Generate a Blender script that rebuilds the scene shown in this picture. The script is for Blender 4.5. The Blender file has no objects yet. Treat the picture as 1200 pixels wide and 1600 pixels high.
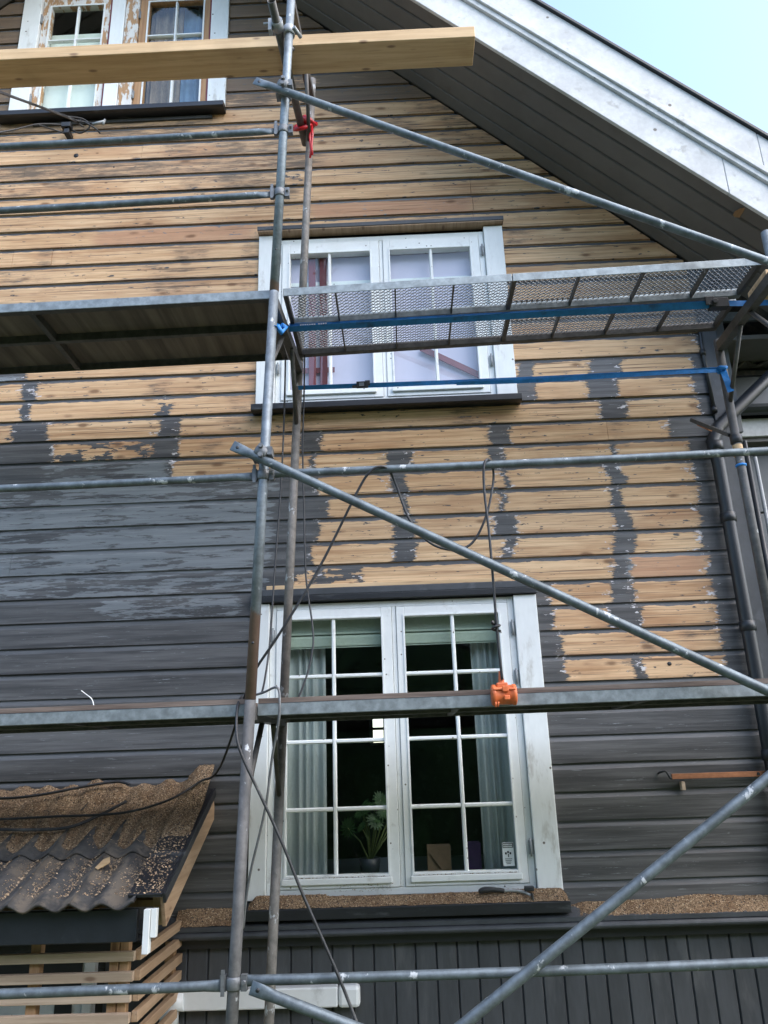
import bpy, math, random
from mathutils import Vector, Matrix
R = math.radians
random.seed(7)
scn = bpy.context.scene
COL = scn.collection

# ------------------------------------------------------------------ camera
PITCH, YAW, ROLL, FPX = R(17.97), R(-1.045), R(-1.886), 1202.0
CAM = Vector((0, -4.5, 1.78))
AF = Vector((math.sin(YAW)*math.cos(PITCH), math.cos(YAW)*math.cos(PITCH), math.sin(PITCH)))
_rt = Vector((math.cos(YAW), -math.sin(YAW), 0)); _up = _rt.cross(AF)
AR = _rt*math.cos(ROLL) + _up*math.sin(ROLL)
AU = -_rt*math.sin(ROLL) + _up*math.cos(ROLL)
cam = bpy.data.cameras.new('camera'); co = bpy.data.objects.new('camera', cam); COL.objects.link(co)
co.matrix_world = Matrix(((AR.x, AU.x, -AF.x, CAM.x), (AR.y, AU.y, -AF.y, CAM.y), (AR.z, AU.z, -AF.z, CAM.z), (0, 0, 0, 1)))
cam.sensor_fit = 'VERTICAL'; cam.sensor_height = 36; cam.lens = 36*FPX/1600
cam.clip_start = .05; cam.clip_end = 2000
scn.camera = co

# ------------------------------------------------------------------ sky, sun, exposure
SUN_EL, SUN_AZ = R(46), R(118)
w = bpy.data.worlds.new('World'); scn.world = w; w.use_nodes = True
wn = w.node_tree; bg = wn.nodes['Background']
sky = wn.nodes.new('ShaderNodeTexSky'); sky.sky_type = 'NISHITA'; sky.sun_disc = False
sky.sun_elevation = SUN_EL; sky.sun_rotation = SUN_AZ; sky.air_density = 1.0; sky.dust_density = 1.5; sky.ozone_density = 0.4
wn.links.new(sky.outputs[0], bg.inputs[0]); bg.inputs[1].default_value = 0.13
sd = Vector((math.sin(SUN_AZ)*math.cos(SUN_EL), math.cos(SUN_AZ)*math.cos(SUN_EL), math.sin(SUN_EL)))
sl = bpy.data.lights.new('sun', 'SUN'); sl.energy = 0.8; sl.angle = R(80); sl.color = (1, .97, .93)
so = bpy.data.objects.new('sun', sl); COL.objects.link(so); so.location = (0, 0, 30)
so.rotation_euler = sd.to_track_quat('Z', 'Y').to_euler()
vs = scn.view_settings; vs.view_transform = 'Standard'; vs.look = 'None'; vs.gamma = 1; vs.use_curve_mapping = False
vs.exposure = 2.15

# ------------------------------------------------------------------ pixel helpers (a pixel is a direction; the plane gives the distance)
def P(x, y, Y=0.0):
    d = AR*((x-600)/FPX) + AU*((800-y)/FPX) + AF
    return CAM + d*((Y-CAM.y)/d.y)
def proj(p):
    v = Vector(p)-CAM; z = v.dot(AF)
    return 600+FPX*v.dot(AR)/z, 800-FPX*v.dot(AU)/z
def x_at(px, z, Y=0.0):
    a, b = -9., 9.
    for i in range(40):
        m = (a+b)/2
        if proj((m, Y, z))[0] < px: a = m
        else: b = m
    return a

# ------------------------------------------------------------------ mesh helpers
class MB:
    def __init__(s): s.v = []; s.f = []; s.sm = []
    def add(s, vs, fs, smooth=False):
        n = len(s.v); s.v += [Vector(p) for p in vs]; s.f += [tuple(i+n for i in f) for f in fs]; s.sm += [smooth]*len(fs); return s
    def box(s, x0, x1, y0, y1, z0, z1):
        return s.add([(x, y, z) for x in (x0, x1) for y in (y0, y1) for z in (z0, z1)],
                     [(0, 1, 3, 2), (4, 6, 7, 5), (0, 4, 5, 1), (2, 3, 7, 6), (0, 2, 6, 4), (1, 5, 7, 3)])
    def beam(s, a, b, w, h, up=(0, 0, 1)):           # bar a->b, w across, h along 'up'
        a, b = Vector(a), Vector(b); d = (b-a).normalized(); u = Vector(up); u = (u-d*u.dot(d)).normalized(); r = d.cross(u)
        vs = [p+r*i*w/2+u*j*h/2 for p in (a, b) for i in (-1, 1) for j in (-1, 1)]
        return s.add(vs, [(0, 1, 3, 2), (4, 6, 7, 5), (0, 4, 5, 1), (2, 3, 7, 6), (0, 2, 6, 4), (1, 5, 7, 3)])
    def prism(s, prof, a, b, axis):                  # closed 2-D profile extruded along axis 'x','y' or 'z'
        n = len(prof); m = {'x': lambda t, p: (t, p[0], p[1]), 'y': lambda t, p: (p[0], t, p[1]), 'z': lambda t, p: (p[0], p[1], t)}[axis]
        return s.add([m(a, p) for p in prof]+[m(b, p) for p in prof],
                     [tuple(range(n))[::-1], tuple(range(n, 2*n))]+[(i, (i+1) % n, n+(i+1) % n, n+i) for i in range(n)])
    def tube(s, pts, r, seg=12, flat=None, cap=True, nrm=None, rs=None):
        pts = [Vector(p) for p in pts]; k = len(pts); rings = []
        t0 = (pts[1]-pts[0]).normalized(); n = Vector(nrm) if nrm else (Vector((0, 1, 0)) if abs(t0.y) < .9 else Vector((0, 0, 1)))
        for i, p in enumerate(pts):
            t = ((pts[min(i+1, k-1)]-p).normalized()+(p-pts[max(i-1, 0)]).normalized())
            t = t.normalized() if t.length > 1e-6 else t0
            n = (n-t*n.dot(t)).normalized(); b = t.cross(n)
            fu, fv = flat[i] if flat else (1, 1); q = rs[i] if rs else r
            rings.append([p+n*math.cos(2*math.pi*j/seg)*q*fu+b*math.sin(2*math.pi*j/seg)*q*fv for j in range(seg)])
        base = len(s.v)
        s.add([q for g in rings for q in g], [(i*seg+j, i*seg+(j+1) % seg, (i+1)*seg+(j+1) % seg, (i+1)*seg+j) for i in range(k-1) for j in range(seg)], True)
        if cap:
            s.f += [tuple(base+j for j in range(seg))[::-1], tuple(base+(k-1)*seg+j for j in range(seg))]; s.sm += [False, False]
        return s
    def pipe(s, a, b, r, t=.004, seg=16):            # hollow tube with open ends
        a, b = Vector(a), Vector(b); d = (b-a).normalized(); n = d.orthogonal().normalized(); m = d.cross(n)
        c = [(math.cos(2*math.pi*j/seg), math.sin(2*math.pi*j/seg)) for j in range(seg)]
        vs = [p+(n*x+m*y)*q for p, q in ((a, r), (b, r), (b, r-t), (a, r-t)) for x, y in c]
        return s.add(vs, [(i*seg+j, i*seg+(j+1) % seg, ((i+1) % 4)*seg+(j+1) % seg, ((i+1) % 4)*seg+j) for i in range(4) for j in range(seg)], True)
    def lathe(s, c, prof, seg=16, axis='z'):
        c = Vector(c); vs = []
        for r, h in prof:
            for j in range(seg):
                u, v = r*math.cos(2*math.pi*j/seg), r*math.sin(2*math.pi*j/seg)
                vs.append(c+Vector({'z': (u, v, h), 'x': (h, u, v), 'y': (u, h, v)}[axis]))
        k = len(prof)
        return s.add(vs, [(i*seg+j, i*seg+(j+1) % seg, (i+1)*seg+(j+1) % seg, (i+1)*seg+j) for i in range(k-1) for j in range(seg)], True)

def root_loc(p):
    return root_loc(p.parent) if p.parent else p.location.copy()
def obj(name, mb, mat, parent=None, bevel=0, org=None, **props):
    vs = mb.v
    if parent: L = root_loc(parent)
    elif org is not None: L = Vector(org)
    else:
        xs = [v.x for v in vs]; ys = [v.y for v in vs]; L = Vector(((min(xs)+max(xs))/2, (min(ys)+max(ys))/2, min(v.z for v in vs)))
    me = bpy.data.meshes.new(name); me.from_pydata([tuple(v-L) for v in vs], [], mb.f)
    me.polygons.foreach_set('use_smooth', mb.sm); me.update()
    import bmesh
    bm = bmesh.new(); bm.from_mesh(me); bmesh.ops.recalc_face_normals(bm, faces=bm.faces); bm.to_mesh(me); bm.free()
    me.materials.append(mat)
    o = bpy.data.objects.new(name, me); COL.objects.link(o)
    if parent: o.parent = parent
    else: o.location = L
    if bevel:
        m = o.modifiers.new('bevel', 'BEVEL'); m.width = bevel; m.segments = 2; m.limit_method = 'ANGLE'; m.angle_limit = R(40)
    for k, v in props.items(): o[k] = v
    return o
def thing(name, label, cat, loc=(0, 0, 0), group=None):
    o = bpy.data.objects.new(name, None); COL.objects.link(o); o.location = loc; o.empty_display_size = .1
    o['label'] = label; o['category'] = cat
    if group: o['group'] = group
    return o

# ------------------------------------------------------------------ node helpers
class NT:
    def __init__(s, nt): s.t = nt; s.n = nt.nodes; s.l = nt.links
    def put(s, sock, v):
        if v is None: return
        if hasattr(v, 'is_output') or isinstance(v, bpy.types.NodeSocket): s.l.new(v, sock)
        else:
            if sock.type == 'RGBA' and len(v) == 3: v = (*v, 1)
            sock.default_value = v
    def node(s, t, ins=None, **at):
        n = s.n.new(t)
        for k, v in at.items(): setattr(n, k, v)
        for k, v in (ins or {}).items(): s.put(n.inputs[k], v)
        return n
    def m(s, op, a, b=None, c=None, clamp=False):
        n = s.node('ShaderNodeMath', operation=op, use_clamp=clamp)
        for i, v in enumerate((a, b, c)):
            if v is not None: s.put(n.inputs[i], v)
        return n.outputs[0]
    def mix(s, f, a, b):
        n = s.node('ShaderNodeMix', data_type='RGBA'); s.put(n.inputs[0], f); s.put(n.inputs[6], a); s.put(n.inputs[7], b); return n.outputs[2]
    def noise(s, vec, scale=(1, 1, 1), sc=1., det=3, rough=.55, off=(0, 0, 0)):
        mp = s.node('ShaderNodeMapping', {'Vector': vec, 'Scale': scale, 'Location': off})
        return s.node('ShaderNodeTexNoise', {'Vector': mp.outputs[0], 'Scale': sc, 'Detail': det, 'Roughness': rough}).outputs[0]
    def vor(s, vec, scale, sc=1., feat='F1', off=(0, 0, 0)):
        mp = s.node('ShaderNodeMapping', {'Vector': vec, 'Scale': scale, 'Location': off})
        return s.node('ShaderNodeTexVoronoi', {'Vector': mp.outputs[0], 'Scale': sc}, feature=feat)
    def ss(s, v, a, b):      # smoothstep a..b -> 0..1
        n = s.node('ShaderNodeMapRange', {0: v, 1: a, 2: b, 3: 0., 4: 1.}, interpolation_type='SMOOTHSTEP'); return n.outputs[0]
    def bump(s, h, st=.3, dist=.002):
        return s.node('ShaderNodeBump', {'Height': h, 'Strength': st, 'Distance': dist}).outputs[0]
def new_mat(name):
    m = bpy.data.materials.new(name); m.use_nodes = True; t = NT(m.node_tree); b = m.node_tree.nodes['Principled BSDF']
    return m, t, b
def coords(t, kind='Object'): return t.node('ShaderNodeTexCoord').outputs[kind]

def mat_basic(name, col, rough=.6, metal=0., var=.25, sc=8., bump=.15, scale=(1, 1, 1), spec=.5, dirt=None, dirt_amt=.35, dirt_sc=5., specks=0.):
    m, t, b = new_mat(name); c = coords(t)
    n1 = t.noise(c, scale, sc, 4, .6); n2 = t.noise(c, scale, sc*7, 3)
    k = t.m('ADD', t.m('MULTIPLY', n1, .7), t.m('MULTIPLY', n2, .3))
    f = t.ss(k, .3, .7)
    lo = tuple(x*(1-var) for x in col); hi = tuple(min(1, x*(1+var)) for x in col)
    cc = t.mix(f, lo, hi)
    if dirt:
        d = t.ss(t.noise(c, scale, dirt_sc, 5, .65, (3, 1, 7)), 1-dirt_amt-.08, 1-dirt_amt+.06)
        cc = t.mix(d, cc, dirt)
    if specks:
        vv = t.vor(c, (1, 1, 1), specks); ws = t.node('ShaderNodeSeparateColor', {0: vv.outputs[1]})
        cc = t.mix(t.m('MULTIPLY', t.ss(vv.outputs[0], .13, .07), t.m('GREATER_THAN', ws.outputs[0], .62)), cc, (.13, .115, .10))
        cc = t.mix(t.m('MULTIPLY', t.ss(t.noise(c, (6, 6, .8), 5, 5, .7, (1, 9, 2)), .58, .78), .22), cc, (.34, .34, .32))
    t.put(b.inputs['Base Color'], cc); t.put(b.inputs['Roughness'], rough); t.put(b.inputs['Metallic'], metal); t.put(b.inputs['Specular IOR Level'], spec)
    if bump: t.put(b.inputs['Normal'], t.bump(k, bump, .004))
    return m

# ------------------------------------------------------------------ cladding material
ROW0, ROWH = 1.145, .1477
XA, XB = -6.0, 2.4
STATE = dict(s=(1, .16, .05), b=(1, .46, .25), r=(1, .26, 1), d=(0, 0, .06), v=(0, 0, .50), w=(0, 0, .66), m=(.5, .35, .1), k=(1, .93, .2), g=(1, .62, .1))
ROWS = {7: '0d 874s 986d 1003s 1128d', 8: '0d 871s 1000b 1030s 1060b 1090s 1123d', 9: '0d 864s 951d 1004s 1118d', 10: '0d 150v 380d 860s 957d 986s 1107d',
 11: '0v 420d 450m 482d 500m 563s 955d 980r 1102d', 12: '0w 430d 484s 615d 643s 783d 797s 951d 983s 1093d', 13: '0v 100w 430d 493s 610d 640s 770d 801s 960d 983s 1093d',
 14: '0w 430d 512s 624d 635s 776d 786s 950d 971s 1083d', 15: '0v 100w 300v 430d 494s 605d 632s 780d 792s 950d 971s 1077d',
 16: '0d 60v 200w 263s 475d 486s 601d 640s 764d 785s 951d 962s 1074d', 17: '0d 80m 233d 274s 310b 350s 440b 470d 502s 762d 792s 948b 980s 1046d',
 18: '0b 20d 73s 247d 281s 340b 380s 440b 500s 700b 760s 937d 976s 1085d', 19: '0s 32d 45s 240m 267s 350b 410b 805d 832s 915d 962s 1078d',
 20: '0s 34d 54s 225b 268s 380b 401s 805d 831s 920d 962s 1074d', 21: '0v 40s 380b 401s 1060b 1090d', 22: '0s 300b 400s', 23: '0s 300b 400s', 24: '0s 200b 300s',
 25: '0s 230b 330s 370b 405s', 26: '0b 90s 230b 300s 380b 400s', 27: '0s 60b 85s 270b 330s 380b 400s 785b 830s 1010b 1040d', 28: '0s 150r 400s 780s 990b',
 29: '0s 400s 485r 737s 960b', 30: '0s 380b 430g 465s 900b', 31: '0b 60b 140s 280b 340g 440m 470s 870b', 32: '0g 250b 330b 430g 480b 520s 830b',
 33: '0s 250b 340g 380b 440b 470s 680b 760g', 34: '0b 60s 150g 300b 440b 570b 655s 685g', 35: '0g 340s 430s 480s 640b 690g', 36: '0k 350g 440b 480k', 37: '0k 440g 500k'}

def board_group():
    g = bpy.data.node_groups.new('board_surface', 'ShaderNodeTree')
    for nm, ty in (('Vec', 'NodeSocketVector'), ('A', 'NodeSocketColor'), ('B', 'NodeSocketColor'), ('Soft', 'NodeSocketColor'), ('Seed', 'NodeSocketFloat'), ('V', 'NodeSocketFloat')):
        g.interface.new_socket(nm, in_out='INPUT', socket_type=ty)
    g.interface.new_socket('BSDF', in_out='OUTPUT', socket_type='NodeSocketShader')
    t = NT(g); gi = t.node('NodeGroupInput'); go = t.node('NodeGroupOutput')
    vec, A, B, S, seed, V = [gi.outputs[i] for i in range(6)]
    off = t.node('ShaderNodeCombineXYZ', {0: t.m('MULTIPLY', seed, 3.7), 1: seed, 2: t.m('MULTIPLY', seed, 1.3)}).outputs[0]
    v = t.node('ShaderNodeVectorMath', {0: vec, 1: off}, operation='ADD').outputs[0]
    sepA = t.node('ShaderNodeSeparateColor', {0: A}); sepB = t.node('ShaderNodeSeparateColor', {0: B}); sepS = t.node('ShaderNodeSeparateColor', {0: S})
    stain, tone = sepS.outputs[1], sepS.outputs[2]
    mott = t.noise(v, (5, 1, 22), 1, 4, .6)
    def strip(r): return t.m('GREATER_THAN', t.m('ADD', r, t.m('MULTIPLY', t.m('SUBTRACT', mott, .5), 1.5)), .5)
    sa, sb = strip(sepA.outputs[0]), strip(sepB.outputs[0])
    top = t.m('GREATER_THAN', t.m('ADD', V, t.m('MULTIPLY', t.m('SUBTRACT', t.noise(v, (9, 1, 1), 1, 3), .5), .22)), .83)   # paint stays in the groove
    keep = t.m('SUBTRACT', 1., t.m('MULTIPLY', top, t.m('SUBTRACT', 1., t.m('MULTIPLY', t.m('GREATER_THAN', stain, .6), .4))))
    fleck = t.m('GREATER_THAN', t.noise(v, (14, 1, 60), 1, 4, .6, (9, 2, 4)), .34)                        # specks of paint left on bare wood
    strp = t.m('MULTIPLY', t.m('MULTIPLY', sa, t.m('GREATER_THAN', keep, .55)), fleck)
    # wood
    grain = t.noise(v, (.9, 1, 38), 1, 7, .72); fine = t.noise(v, (4, 1, 260), 1, 3, .6); big = t.noise(v, (1.5, 1, 7), 1, 4, .6, (5, 5, 5))
    wcol = t.mix(t.ss(grain, .36, .62), (.46, .27, .14), (.80, .575, .355))
    wn_ = t.node('ShaderNodeTexWhiteNoise', {'W': seed}, noise_dimensions='1D'); sw_ = t.node('ShaderNodeSeparateColor', {0: wn_.outputs[1]})
    wcol = t.mix(t.m('MULTIPLY', sw_.outputs[0], .34), wcol, (.64, .37, .19))
    wcol = t.mix(t.m('MULTIPLY', sw_.outputs[1], .30), wcol, (.66, .45, .25))
    wcol = t.mix(t.m('MULTIPLY', t.ss(sw_.outputs[2], .45, 1.), .30), wcol, (.36, .225, .135))
    wcol = t.mix(t.m('MULTIPLY', t.ss(big, .46, .68), .62), wcol, (.40, .215, .105))
    wcol = t.mix(t.m('MULTIPLY', t.ss(t.noise(v, (.7, 1, 60), 1, 6, .75, (3, 9, 5)), .54, .64), .55), wcol, (.27, .145, .075))
    wcol = t.mix(t.m('MULTIPLY', tone, .65), wcol, (.45, .235, .145))
    wcol = t.mix(t.m('MULTIPLY', t.ss(fine, .52, .72), .45), wcol, (.22, .12, .065))
    kn = t.vor(v, (3.4, 1, 9.0)); wcol = t.mix(t.m('MULTIPLY', t.ss(t.m('ADD', kn.outputs[0], t.m('MULTIPLY', t.noise(v, (20, 1, 40), 1, 3), .1)), .24, .10), .8), wcol, (.15, .07, .032))
    kn2 = t.vor(v, (7, 1, 16), off=(4, 1, 2)); wcol = t.mix(t.m('MULTIPLY', t.ss(kn2.outputs[0], .12, .04), t.ss(big, .45, .6)), wcol, (.13, .065, .035))
    wcol = t.mix(t.m('MULTIPLY', t.ss(t.noise(v, (.9, 1, 90), 1, 3, .5, (2, 8, 1)), .61, .66), .75), wcol, (.12, .066, .04))    # cracks
    stn = t.noise(v, (4.0, 1, 30), 1, 9, .74, (1, 7, 3))
    sm = t.ss(t.m('ADD', stn, t.m('MULTIPLY', stain, .58)), .70, .96)
    edge = t.m('MULTIPLY', t.ss(t.m('ADD', V, t.m('MULTIPLY', t.noise(v, (6, 1, 2), 1, 4), .25)), .26, .08), .55)           # stain along the lower lip
    sm = t.m('MAXIMUM', sm, edge)
    scol = t.mix(t.noise(v, (2, 1, 30), 1, 4), (.055, .05, .046), (.16, .12, .085))
    wcol = t.mix(t.m('MULTIPLY', sm, .88), wcol, scol)
    # paint
    pn = t.noise(v, (1.2, 1, 28), 1, 6, .65, (0, 3, 9)); pw = t.noise(v, (3.4, 1, 32), 1, 9, .70, (6, 1, 6))
    pcol = t.mix(t.ss(pn, .34, .68), (.054, .054, .055), (.122, .121, .122))
    wear = t.ss(t.m('ADD', pw, t.m('MULTIPLY', t.m('SUBTRACT', tone, .5), .42)), .488, .535)
    pcol = t.mix(wear, pcol, t.mix(t.ss(pn, .3, .7), (.15, .165, .176), (.235, .25, .26)))
    scr = t.m('GREATER_THAN', t.noise(v, (6, 1, 130), 1, 6, .75, (2, 2, 8)), .645)
    pcol = t.mix(t.m('MULTIPLY', scr, .7), pcol, (.30, .32, .34))
    pcol = t.mix(t.m('MULTIPLY', top, .45), pcol, (.095, .105, .115))
    col = t.mix(strp, pcol, wcol)
    res = t.m('MULTIPLY', t.m('ABSOLUTE', t.m('SUBTRACT', sa, sb)), t.ss(t.noise(v, (3, 1, 70), 1, 5, .7, (4, 4, 1)), .42, .58))
    col = t.mix(t.m('MULTIPLY', res, .62), col, (.15, .125, .105))
    nl = t.vor(t.node('ShaderNodeCombineXYZ', {0: t.node('ShaderNodeSeparateXYZ', {0: v}).outputs[0], 1: 0., 2: t.m('MULTIPLY', V, .35)}).outputs[0], (1.6, 1, 3.2), off=(.3, 0, .2))
    col = t.mix(t.m('MULTIPLY', t.ss(nl.outputs[0], .030, .012), .85), col, (.05, .035, .028))
    # curled white primer along the torn paint edges
    diff = t.m('ABSOLUTE', t.m('SUBTRACT', sa, sb))
    prim = t.m('MULTIPLY', diff, t.m('GREATER_THAN', t.noise(v, (16, 1, 34), 1, 4, .6, (7, 7, 7)), .57))
    col = t.mix(prim, col, t.mix(t.noise(v, (40, 1, 60)), (.40, .34, .36), (.80, .80, .80)))
    nail = t.vor(v, (1.65, .001, .001)); 
    h = t.m('ADD', t.m('MULTIPLY', t.m('SUBTRACT', 1., strp), .5), t.m('ADD', t.m('MULTIPLY', t.noise(v, (2, 1, 110), 1, 5, .7), .55), t.m('MULTIPLY', pw, .25)))
    bs = t.node('ShaderNodeBsdfPrincipled', {'Base Color': col, 'Roughness': t.m('ADD', .5, t.m('MULTIPLY', strp, .25)), 'Normal': t.bump(h, .7, .004)})
    t.put(bs.inputs['Specular IOR Level'], .4)
    t.l.new(bs.outputs[0], go.inputs[0])
    return g
BG = board_group()
def board_mat(r):
    spec = ROWS.get(r, '0d' if r < 7 else '0k')
    m = bpy.data.materials.new('cladding_board_%d' % r); m.use_nodes = True; t = NT(m.node_tree); t.n.remove(t.n['Principled BSDF'])
    c = coords(t); sp = t.node('ShaderNodeSeparateXYZ', {0: c})
    z = ROW0+(r+.5)*ROWH
    stops = []
    for tok in spec.split():
        px, st = float(tok[:-1]), tok[-1]
        sc_ = STATE[st]
        if r >= 25 and st in 'sbr': sc_ = (sc_[0], sc_[1]+.04, sc_[2])
        stops.append((0. if px == 0 else (x_at(px, z)-XA)/(XB-XA), sc_))
    def ramp(fac, interp):
        n = t.node('ShaderNodeValToRGB', {0: fac}); cr = n.color_ramp; cr.interpolation = interp
        if interp == 'CONSTANT': L = stops
        else:
            L = []
            for i, (p, cc) in enumerate(stops):
                q = stops[i+1][0] if i+1 < len(stops) else 1.
                e = min(.006, (q-p)*.3); L += [(p+e, cc), (q-e, cc)]
        while len(cr.elements) < len(L): cr.elements.new(.5)
        for i, (p, cc) in enumerate(L): cr.elements[i].position = min(1, max(0, p))
        for i, (p, cc) in enumerate(L): cr.elements[i].color = (*cc, 1)
        return n.outputs[0]
    sd_ = (r*.618) % 7+.3
    seed = t.node('ShaderNodeCombineXYZ', {0: sd_*2.3, 1: sd_, 2: sd_*5}).outputs[0]
    v = t.node('ShaderNodeVectorMath', {0: c, 1: seed}, operation='ADD').outputs[0]
    j = t.m('ADD', t.m('MULTIPLY', t.m('SUBTRACT', t.noise(v, (1.8, 1, 85), 1, 6, .75), .5), .15), t.m('MULTIPLY', t.m('SUBTRACT', t.noise(v, (.8, 1, 9), 1, 2, .5, (3, 3, 3)), .5), .10))
    fx = t.m('DIVIDE', t.m('SUBTRACT', sp.outputs[0], XA), XB-XA)
    fa = t.m('ADD', fx, t.m('DIVIDE', j, XB-XA))
    j2 = t.m('MULTIPLY', t.m('SUBTRACT', t.noise(v, (9, 1, 40), 1, 4, .7, (5, 1, 1)), .45), .34)
    fb = t.m('ADD', fa, t.m('DIVIDE', j2, XB-XA))
    V = t.m('FRACT', t.m('DIVIDE', t.m('SUBTRACT', sp.outputs[2], ROW0-10*ROWH), ROWH))
    g = t.node('ShaderNodeGroup', node_tree=BG)
    for k, val in (('Vec', c), ('A', ramp(fa, 'CONSTANT')), ('B', ramp(fb, 'CONSTANT')), ('Soft', ramp(fa, 'LINEAR')), ('Seed', sd_), ('V', V)): t.put(g.inputs[k], val)
    t.l.new(g.outputs[0], t.n['Material Output'].inputs[0])
    return m

# ------------------------------------------------------------------ other materials
M = {}
M['dark_paint'] = mat_basic('dark_paint', (.048, .053, .060), .5, var=.3, sc=3, scale=(1, 1, 1), bump=.25, dirt=(.10, .11, .12), dirt_amt=.36, dirt_sc=4)
M['groove_paint'] = mat_basic('groove_paint', (.052, .056, .062), .55, var=.25, sc=2.5, scale=(3, 1, .6), bump=.3, dirt=(.085, .088, .092), dirt_amt=.37, dirt_sc=2.2)
M['soffit_paint'] = mat_basic('soffit_paint', (.115, .109, .104), .6, var=.12, sc=2, bump=.1, dirt=(.10, .09, .08), dirt_amt=.30)
M['black_wood'] = mat_basic('black_wood', (.016, .017, .020), .38, var=.3, sc=9, bump=.2, scale=(.3, 1, 1), dirt=(.07, .075, .08), dirt_amt=.34, dirt_sc=9)
M['white_paint'] = mat_basic('white_paint', (.75, .78, .775), .42, var=.05, sc=5, bump=.06, dirt=(.55, .56, .54), dirt_amt=.34, dirt_sc=7, specks=22.)
M['white_casing'] = mat_basic('white_casing', (.73, .76, .755), .5, var=.06, sc=6, bump=.15, scale=(1, 1, .35), dirt=(.50, .50, .47), dirt_amt=.37, dirt_sc=8, specks=15.)
M['barge_white'] = mat_basic('barge_white', (.52, .53, .535), .6, var=.16, sc=6, bump=.3, dirt=(.36, .36, .35), dirt_amt=.33, dirt_sc=9, specks=9.)
def mat_peel(name):
    m, t, b = new_mat(name); c = coords(t)
    n = t.noise(c, (3.2, 1, 1.0), 7, 6, .68); g = t.noise(c, (60, 1, 3), 1, 4)
    wood = t.mix(g, (.30, .16, .075), (.50, .31, .16))
    pa = t.mix(t.noise(c, (1, 1, 1), 14, 4), (.52, .50, .46), (.76, .76, .74))
    f = t.ss(n, .47, .52)
    t.put(b.inputs['Base Color'], t.mix(f, wood, pa)); t.put(b.inputs['Roughness'], .7); t.put(b.inputs['Normal'], t.bump(f, .6, .003))
    return m
M['peeling'] = mat_peel('peeling_white_paint')
def mat_wood(name, c1, c2, axis=0, sc=1., knots=True, rough=.65, dark=(.12, .06, .03)):
    m, t, b = new_mat(name); c = coords(t); s = [28, 28, 28]; s[axis] = 1.2
    g = t.noise(c, s, sc, 6, .65); g2 = t.noise(c, tuple(q*3.5 for q in s), sc, 3)
    col = t.mix(t.ss(g, .3, .7), c1, c2)
    col = t.mix(t.m('MULTIPLY', t.ss(g2, .58, .75), .4), col, dark)
    col = t.mix(t.m('MULTIPLY', t.ss(t.noise(c, (1, 1, 1), 3, 5), .5, .75), .3), col, tuple(x*.55 for x in c1))
    if knots:
        ks = [12, 12, 12]; ks[axis] = 4.5
        k = t.vor(c, ks); col = t.mix(t.m('MULTIPLY', t.ss(k.outputs[0], .17, .06), .75), col, dark)
    t.put(b.inputs['Base Color'], col); t.put(b.inputs['Roughness'], rough); t.put(b.inputs['Normal'], t.bump(g, .3, .002))
    return m
M['timber'] = mat_wood('fresh_timber', (.46, .30, .15), (.62, .44, .25))
M['timber_y'] = mat_wood('planed_timber', (.27, .175, .10), (.40, .275, .175), 1)
M['timber_z'] = mat_wood('rough_timber', (.28, .16, .075), (.40, .25, .13), 2)
M['slat_wood'] = mat_wood('slat_timber', (.34, .25, .175), (.50, .39, .29))
M['bare_strip'] = mat_wood('bare_strip', (.55, .37, .20), (.70, .50, .30), 0)
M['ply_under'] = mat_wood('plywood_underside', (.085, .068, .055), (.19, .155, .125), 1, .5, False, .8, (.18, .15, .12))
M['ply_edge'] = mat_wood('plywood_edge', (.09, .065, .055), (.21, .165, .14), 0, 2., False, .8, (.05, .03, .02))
def mat_steel(name, base=(.30, .335, .365), rust=.0, grime=.0, splash=.30, metal=.55, rough=.48, joint=None):
    m, t, b = new_mat(name); c = coords(t)
    n = t.noise(c, (1, 1, 1), 22, 5, .65); n2 = t.noise(c, (1, 1, .35), 6, 5, .6, (2, 3, 4))
    col = t.mix(t.ss(n, .3, .7), tuple(x*.72 for x in base), tuple(x*1.22 for x in base))
    col = t.mix(t.m('MULTIPLY', t.ss(n2, .45, .7), .4+grime), col, tuple(x*.42 for x in base))
    rf = None
    if rust or joint:
        rn = t.noise(c, (1, 1, .5), 9, 6, .7, (8, 8, 1))
        amt = rust
        if joint:
            z = t.node('ShaderNodeSeparateXYZ', {0: c}).outputs[2]
            amt = t.m('ADD', rust, t.m('MULTIPLY', t.ss(z, joint[1], joint[0]), .62))
        rf = t.ss(t.m('ADD', rn, amt), .78, .93)
        col = t.mix(rf, col, t.mix(n, (.10, .06, .045), (.21, .14, .11)))
    sp = t.ss(t.noise(c, (1, 1, .7), 16, 5, .62, (5, 1, 9)), 1-splash-.03, 1-splash+.02)
    col = t.mix(t.m('MULTIPLY', sp, .8), col, (.50, .53, .55))
    mt = t.m('MULTIPLY', metal, t.m('SUBTRACT', 1., sp))
    if rf is not None: mt = t.m('MULTIPLY', mt, t.m('SUBTRACT', 1., rf))
    t.put(b.inputs['Base Color'], col); t.put(b.inputs['Metallic'], mt); t.put(b.inputs['Roughness'], t.m('ADD', rough, t.m('MULTIPLY', n, .15)))
    t.put(b.inputs['Normal'], t.bump(t.m('ADD', n, t.m('MULTIPLY', sp, .6)), .2, .002))
    return m
M['steel'] = mat_steel('galvanised_steel', (.15, .18, .20), grime=.15, splash=.35)
M['steel_joint'] = mat_steel('galvanised_steel_rusty_joint', (.19, .22, .245), grime=.1, splash=.31, joint=(.28, .52))
M['steel_top'] = mat_steel('galvanised_steel_top', (.21, .245, .27), grime=.05, splash=.30, joint=(.0, .14))
M['steel_worn'] = mat_steel('worn_paint_steel', (.22, .205, .19), rust=.16, grime=.15, splash=.36, metal=.3, rough=.6)
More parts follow.
